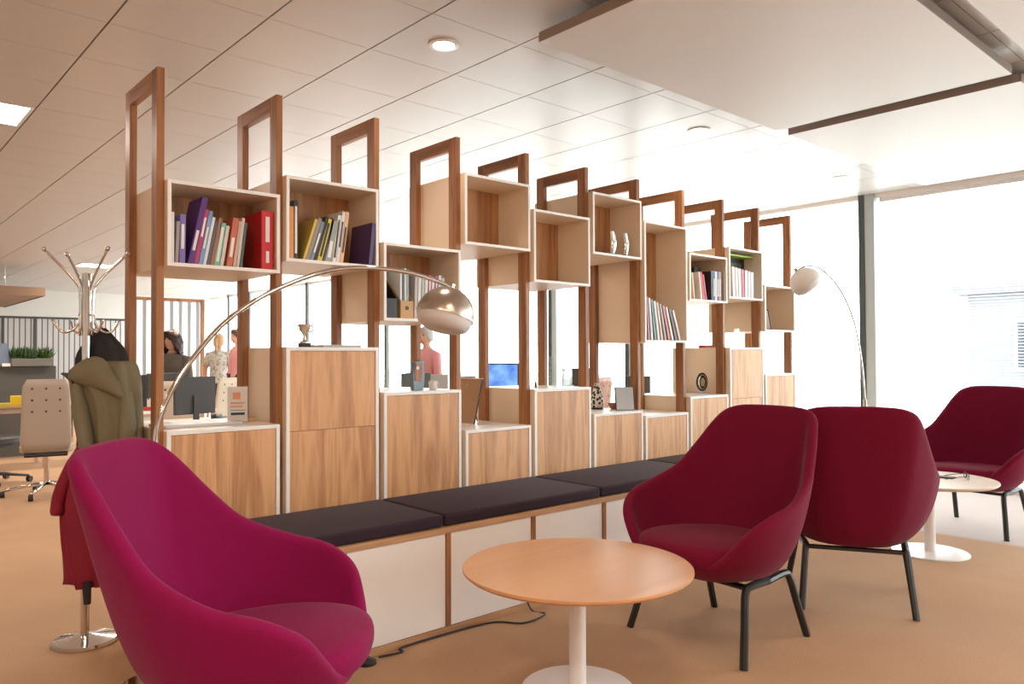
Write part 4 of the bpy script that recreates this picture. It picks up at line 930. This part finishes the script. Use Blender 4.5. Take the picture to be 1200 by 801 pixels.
def person(label, loc, rz, pose, top_mat, leg_mat, hair, yaw=0, skirt=False, arms=None):
    r = thing('person', label, 'person', loc, rz)
    h = pose['hip']; lean = pose.get('lean', 0)
    sh = h+.44; nk = sh+.055; hd = nk+.138
    L_ = lambda z: lean*(z-h)
    nodes = [((0, 0, h), (.10, .13)), ((L_(h+.2), 0, h+.2), (.085, .11)), ((L_(sh-.05), 0, sh-.05), (.078, .112)), ((L_(nk), 0, nk), .048), ((L_(nk)+.015, 0, nk+.07), .045)]
    edges = [(0, 1), (1, 2), (2, 3), (3, 4)]
    sl = []
    for s in (1, -1):
        A = arms[0 if s == 1 else 1] if arms else [(.02, .20, sh-.30), (.08, .19, sh-.52)]
        b0 = len(nodes)
        el, ha = A
        el = (el[0], el[1]*s, el[2]); ha = (ha[0], ha[1]*s, ha[2])
        shp = (L_(sh-.015), .15*s, sh-.015)
        nodes += [(shp, .052), (el, .036), (ha, .022)]
        edges += [(2, b0), (b0, b0+1), (b0+1, b0+2)]
        d = (Vector(ha)-Vector(el)).normalized(); pl = Vector(ha)+d*.05
        nodes.append((tuple(pl), (.03, .016))); edges.append((b0+2, b0+3)); pi = b0+3
        side = d.cross(Vector((1, 0, 0))).normalized() if abs(d.x) < .9 else Vector((0, 1, 0))
        for f in range(4):
            a1 = pl+side*(.012*(f-1.5))+d*.035; a2 = a1+d*(.028-.004*abs(f-1.5))+Vector((.006, -.006*s, 0))
            i0 = len(nodes); nodes += [(tuple(a1), .0075), (tuple(a2), .006)]; edges += [(pi, i0), (i0, i0+1)]
        t1_ = pl-side*.022+d*.0; t2_ = t1_-side*.014+d*.022
        i0 = len(nodes); nodes += [(tuple(t1_), .009), (tuple(t2_), .007)]; edges += [(b0+2, i0), (i0, i0+1)]
        sl.append((shp, el, ha))
    legs = []
    for s in (1, -1):
        kn, an = pose['legs']; b0 = len(nodes)
        hp = (0.0, .085*s, h-.04); k_ = (kn[0], .095*s, kn[1]); a_ = (an[0], .095*s, an[1]); t_ = (an[0]+.14, .105*s, .03)
        nodes += [(hp, .085), (k_, .055), (a_, .038), ((an[0]+.0, .1*s, .04), .036), (t_, .028)]; edges += [(0, b0), (b0, b0+1), (b0+1, b0+2), (b0+2, b0+3), (b0+3, b0+4)]
        legs.append((hp, k_, a_))
    skin_mesh('body', nodes, edges, 'skin', r)
    c = (L_(hd)+.02, 0, hd); rows, R_ = head(r, c, yaw)
    mb = MB(); g = mb.grid(rows, closed_v=True); mb.cap(g[0][::-1]); mb.cap(g[-1]); hdo = mb.build('head', 'skin', r, smooth=True, sub=1)
    C_ = Vector(c)
    for s in (1, -1):
        MB().lathe([(.001, -.006), (.008, -.003), (.009, .003), (.001, .006)], 12, C_+R_ @ Vector((.079, .030*s, .012)), Matrix.Rotation(PI/2, 3, 'Y')).build('eye', 'eye', hdo, smooth=True)
    MB().tube([C_+R_ @ Vector((.085, -.022, -.062)), C_+R_ @ Vector((.094, 0, -.060)), C_+R_ @ Vector((.085, .022, -.062))], [.003, .006, .003], 8).build('mouth', 'lip', hdo, smooth=True)
    # hair
    hm, kind = hair; mb = MB(); rows = []
    rnd = random.Random(len(label))
    for i in range(16):
        t = i/15; row_ = []
        for k in range(36):
            a = 2*PI*k/36; face = max(0, math.cos(a))
            rr_k = 2.2; low = {'curly': -.16, 'short': -.06, 'pony': -.07}[kind]
            zl = low*(1-face**1.5)+.055*face**1.5 if kind != 'curly' else low*(1-face**1.2)+.055*face**1.2
            z = .13-(.13-zl)*t**.9
            rr = math.sin(min(1, t*rr_k+.02)*PI/2)
            bulk = 1.0 if kind != 'curly' else 1.28
            wob = (.010*math.sin(9*a+7*t)+.008*math.sin(17*a-11*t)+.006*math.sin(23*t+5*a)) if kind == 'curly' else .002*math.sin(20*a)
            x = (.098*bulk*rr+wob)*math.cos(a)-.008; y = (.083*bulk*rr+wob)*math.sin(a)
            row_.append(C_+R_ @ Vector((x, y, z)))
        rows.append(row_)
    g = mb.grid(rows, closed_v=True); mb.cap(g[0][::-1]); mb.cap(g[-1])
    if kind == 'pony': mb.tube(spline([C_+R_ @ Vector(p) for p in ((-.10, 0, .04), (-.135, 0, .0), (-.13, 0, -.08), (-.125, 0, -.17))], 5), [.02]*6+[.028]*5+[.022]*4+[.008], 12)
    mb.build('hair', hm, r, smooth=True)
    # clothing
    mb = MB(); rows = []
    prof = spline([Vector((h-.05, .118, .152)), Vector((h+.08, .108, .140)), Vector((h+.22, .112, .142)), Vector((sh-.12, .122, .165)), Vector((sh-.04, .108, .170)), Vector((sh+.015, .080, .125)), Vector((sh+.045, .060, .072))], 4)
    for q in prof: rows.append([Vector((L_(q.x)+q.y*math.cos(a), q.z*math.sin(a), q.x)) for a in [2*PI*k/28 for k in range(28)]])
    g = mb.grid(rows, closed_v=True); mb.cap(g[0]); mb.cap(g[-1][::-1])
    for shp, el, ha in sl:
        A_, E_, H_ = Vector(shp), Vector(el), Vector(ha); ins = A_*.0+Vector((A_.x, A_.y*.6, A_.z-.01))
        if pose.get('short_sleeve'): mb.tube([ins, A_.lerp(E_, .08), A_.lerp(E_, .4), A_.lerp(E_, .72)], [.060, .064, .060, .060], 14)
        else: mb.tube([ins, A_.lerp(E_, .08), A_.lerp(E_, .5), E_, E_.lerp(H_, .5), E_.lerp(H_, .88)], [.058, .062, .054, .050, .044, .036], 14)
    mb.build('shirt', top_mat, r, smooth=True)
    if skirt:
        MB().lathe([(.10, h+.06), (.135, h-.05), (.145, h-.2), (.135, h-.42), (.125, h-.42), (.13, h-.2), (.09, h+.05)], 28, rot=Matrix.Diagonal((.85, 1.15, 1))).build('skirt', leg_mat, r, smooth='auto')
    else:
        n3 = [((0, 0, h+.03), (.11, .145))]; e3 = []
        for hp, k_, a_ in legs: i0 = len(n3); n3 += [(hp, .095), (k_, .066), (a_, .055)]; e3 += [(0, i0), (i0, i0+1), (i0+1, i0+2)]
        skin_mesh('trousers', n3, e3, leg_mat, r, 0, 2)
    for s in (0, 1):
        a_ = legs[s][2]; MB().tube([(a_[0]-.05, a_[1], .03), (a_[0]+.06, a_[1]*1.05, .035), (a_[0]+.16, a_[1]*1.1, .022)], [.034, .04, .024], 12, flat=.8).build('shoe', 'black', r, smooth=True)
    for o in list(r.children):                      # figures modelled life-size; layout units are 1.1 m
        pass
    r.scale = (.909,)*3
    return r
M['olive'] = plain('olive top', (.12, .10, .085), .8); M['darktrousers'] = plain('dark trousers', (.02, .02, .025), .8); M['pinkshirt'] = plain('pink shirt', (.62, .28, .30), .8)
m, nt, b = newmat('floral blouse'); vo = nt.nodes.new('ShaderNodeTexVoronoi'); vo.inputs['Scale'].default_value = 22; tc = nt.nodes.new('ShaderNodeTexCoord')
cr = nt.nodes.new('ShaderNodeValToRGB'); cr.color_ramp.elements[0].color = (.10, .10, .10, 1); cr.color_ramp.elements[1].color = (.50, .49, .45, 1); cr.color_ramp.elements[1].position = .55
nt.links.new(tc.outputs['Object'], vo.inputs['Vector']); nt.links.new(vo.outputs['Distance'], cr.inputs['Fac']); nt.links.new(cr.outputs['Color'], b.inputs['Base Color']); M['floral'] = m
M['whiteshirt'] = plain('pale shirt', (.70, .62, .60), .8)
stand = {'hip': .92, 'legs': ((.02, .48), (-.02, .09))}
sit = {'hip': .56, 'legs': ((.42, .52), (.44, .10))}
va = math.radians(48.2)   # heading straight away from the viewer
person('woman with dark curly hair and grey-brown top behind a desk screen', W3(205, 8.3), va+PI+math.radians(0), {'hip': .86, 'lean': .12, 'legs': ((.02, .45), (-.02, .09))}, 'olive', 'darktrousers', ('hair_dark', 'curly'), math.radians(-12), arms=[[(.10, .21, 1.02), (.30, .14, .98)]]*2)
person('woman with blond ponytail and floral blouse seen from behind', W3(256, 11.3), va, dict(stand, short_sleeve=True), 'floral', 'black', ('hair_blond', 'pony'), 0, True, arms=[[(.02, .23, 1.08), (.08, .22, .86)]]*2)
person('dark-haired person in a pale pink top behind the second frame', W3(279, 10.9), va+PI*.75, dict(stand, hip=.98), 'pinkshirt', 'darktrousers', ('hair_brown', 'short'), 0)
person('grey-haired person in a pink shirt standing below the silver lamp', W3(500, 8.4), va+PI*.8, dict(stand, hip=.90), 'pinkshirt', 'darktrousers', ('hair_grey', 'short'), 0)

# ------------------------------------------------------------------ light
wd = bpy.data.worlds.new('World'); bpy.context.scene.world = wd; wd.use_nodes = True
bg = wd.node_tree.nodes['Background']; bg.inputs['Color'].default_value = (.93, .97, 1, 1); bg.inputs['Strength'].default_value = 8.0
def area(name, loc, rot, sx, sy, power, col, portal=False):
    l = bpy.data.lights.new(name, 'AREA'); l.shape = 'RECTANGLE'; l.size = sx; l.size_y = sy; l.energy = power; l.color = col
    o = bpy.data.objects.new(name, l); COL.objects.link(o); o.location = loc; o.rotation_euler = rot
    if portal: l.cycles.is_portal = True
    return o
area('window_portal', (XW+.25, 7, 1.35), (0, PI/2, 0), 2.7, 26, 10, (1, 1, 1), True)
# fill lamps added unseen behind the camera, then light of the office ceiling panels
for x in (-4.0, -.7, 1.5):
    for y in (-3.5, -1.2, .7):
        area('ceiling_lamp_and_fill', (x, y, CZ-.02), (0, 0, 0), .5, .5, 14 if x > 1 else 30, (1, .82, .66))
for x, y in ((.68, 5.64), (3.3, 6.2), (-2, 6), (3.3, 9.5), (.68, 9.8), (-2.5, 10), (3.3, 14), (.68, 14)):
    area('ceiling_lamp_and_fill', (x, y, CZ-.02), (0, 0, 0), .5, .5, 20 if y < 9 else 45, (1, .86, .72))
for x in (2.237, 4.388):
    l = bpy.data.lights.new('downlight_beam', 'SPOT'); l.energy = 16; l.spot_size = math.radians(100); l.spot_blend = .6; l.color = (1, .84, .68); l.shadow_soft_size = .05
    o = bpy.data.objects.new('downlight_beam', l); COL.objects.link(o); o.location = (x, 3.0, CZ-.03)

# ------------------------------------------------------------------ camera
cd = bpy.data.cameras.new('Camera'); cam = bpy.data.objects.new('Camera', cd); COL.objects.link(cam)
cd.sensor_width = 36; cd.lens = 36*899/1200; cd.clip_start = .05; cd.clip_end = 100
u = Vector((1005, -11.5, -899)).normalized(); v = Vector((-805, -19.5, -899)); v -= u*v.dot(u); v.normalize(); w_ = u.cross(v)
R3 = Matrix((u, v, w_)); M4 = R3.to_4x4(); M4.translation = Vector((0, 0, 1.18)); cam.matrix_world = M4
bpy.context.scene.camera = cam

# ------------------------------------------------------------------ to metres
bpy.context.view_layer.update()
for o in list(bpy.context.scene.objects):
    if o.parent is None:
        o.location = o.location*SC
        if o.type == 'MESH' or o.type == 'EMPTY': o.scale = o.scale*SC
        elif o.type == 'LIGHT' and o.data.type == 'AREA': o.scale = (SC, SC, SC)
vs = bpy.context.scene.view_settings
vs.view_transform = 'Standard'; vs.look = 'None'; vs.gamma = 1; vs.use_curve_mapping = False; vs.exposure = 0.3
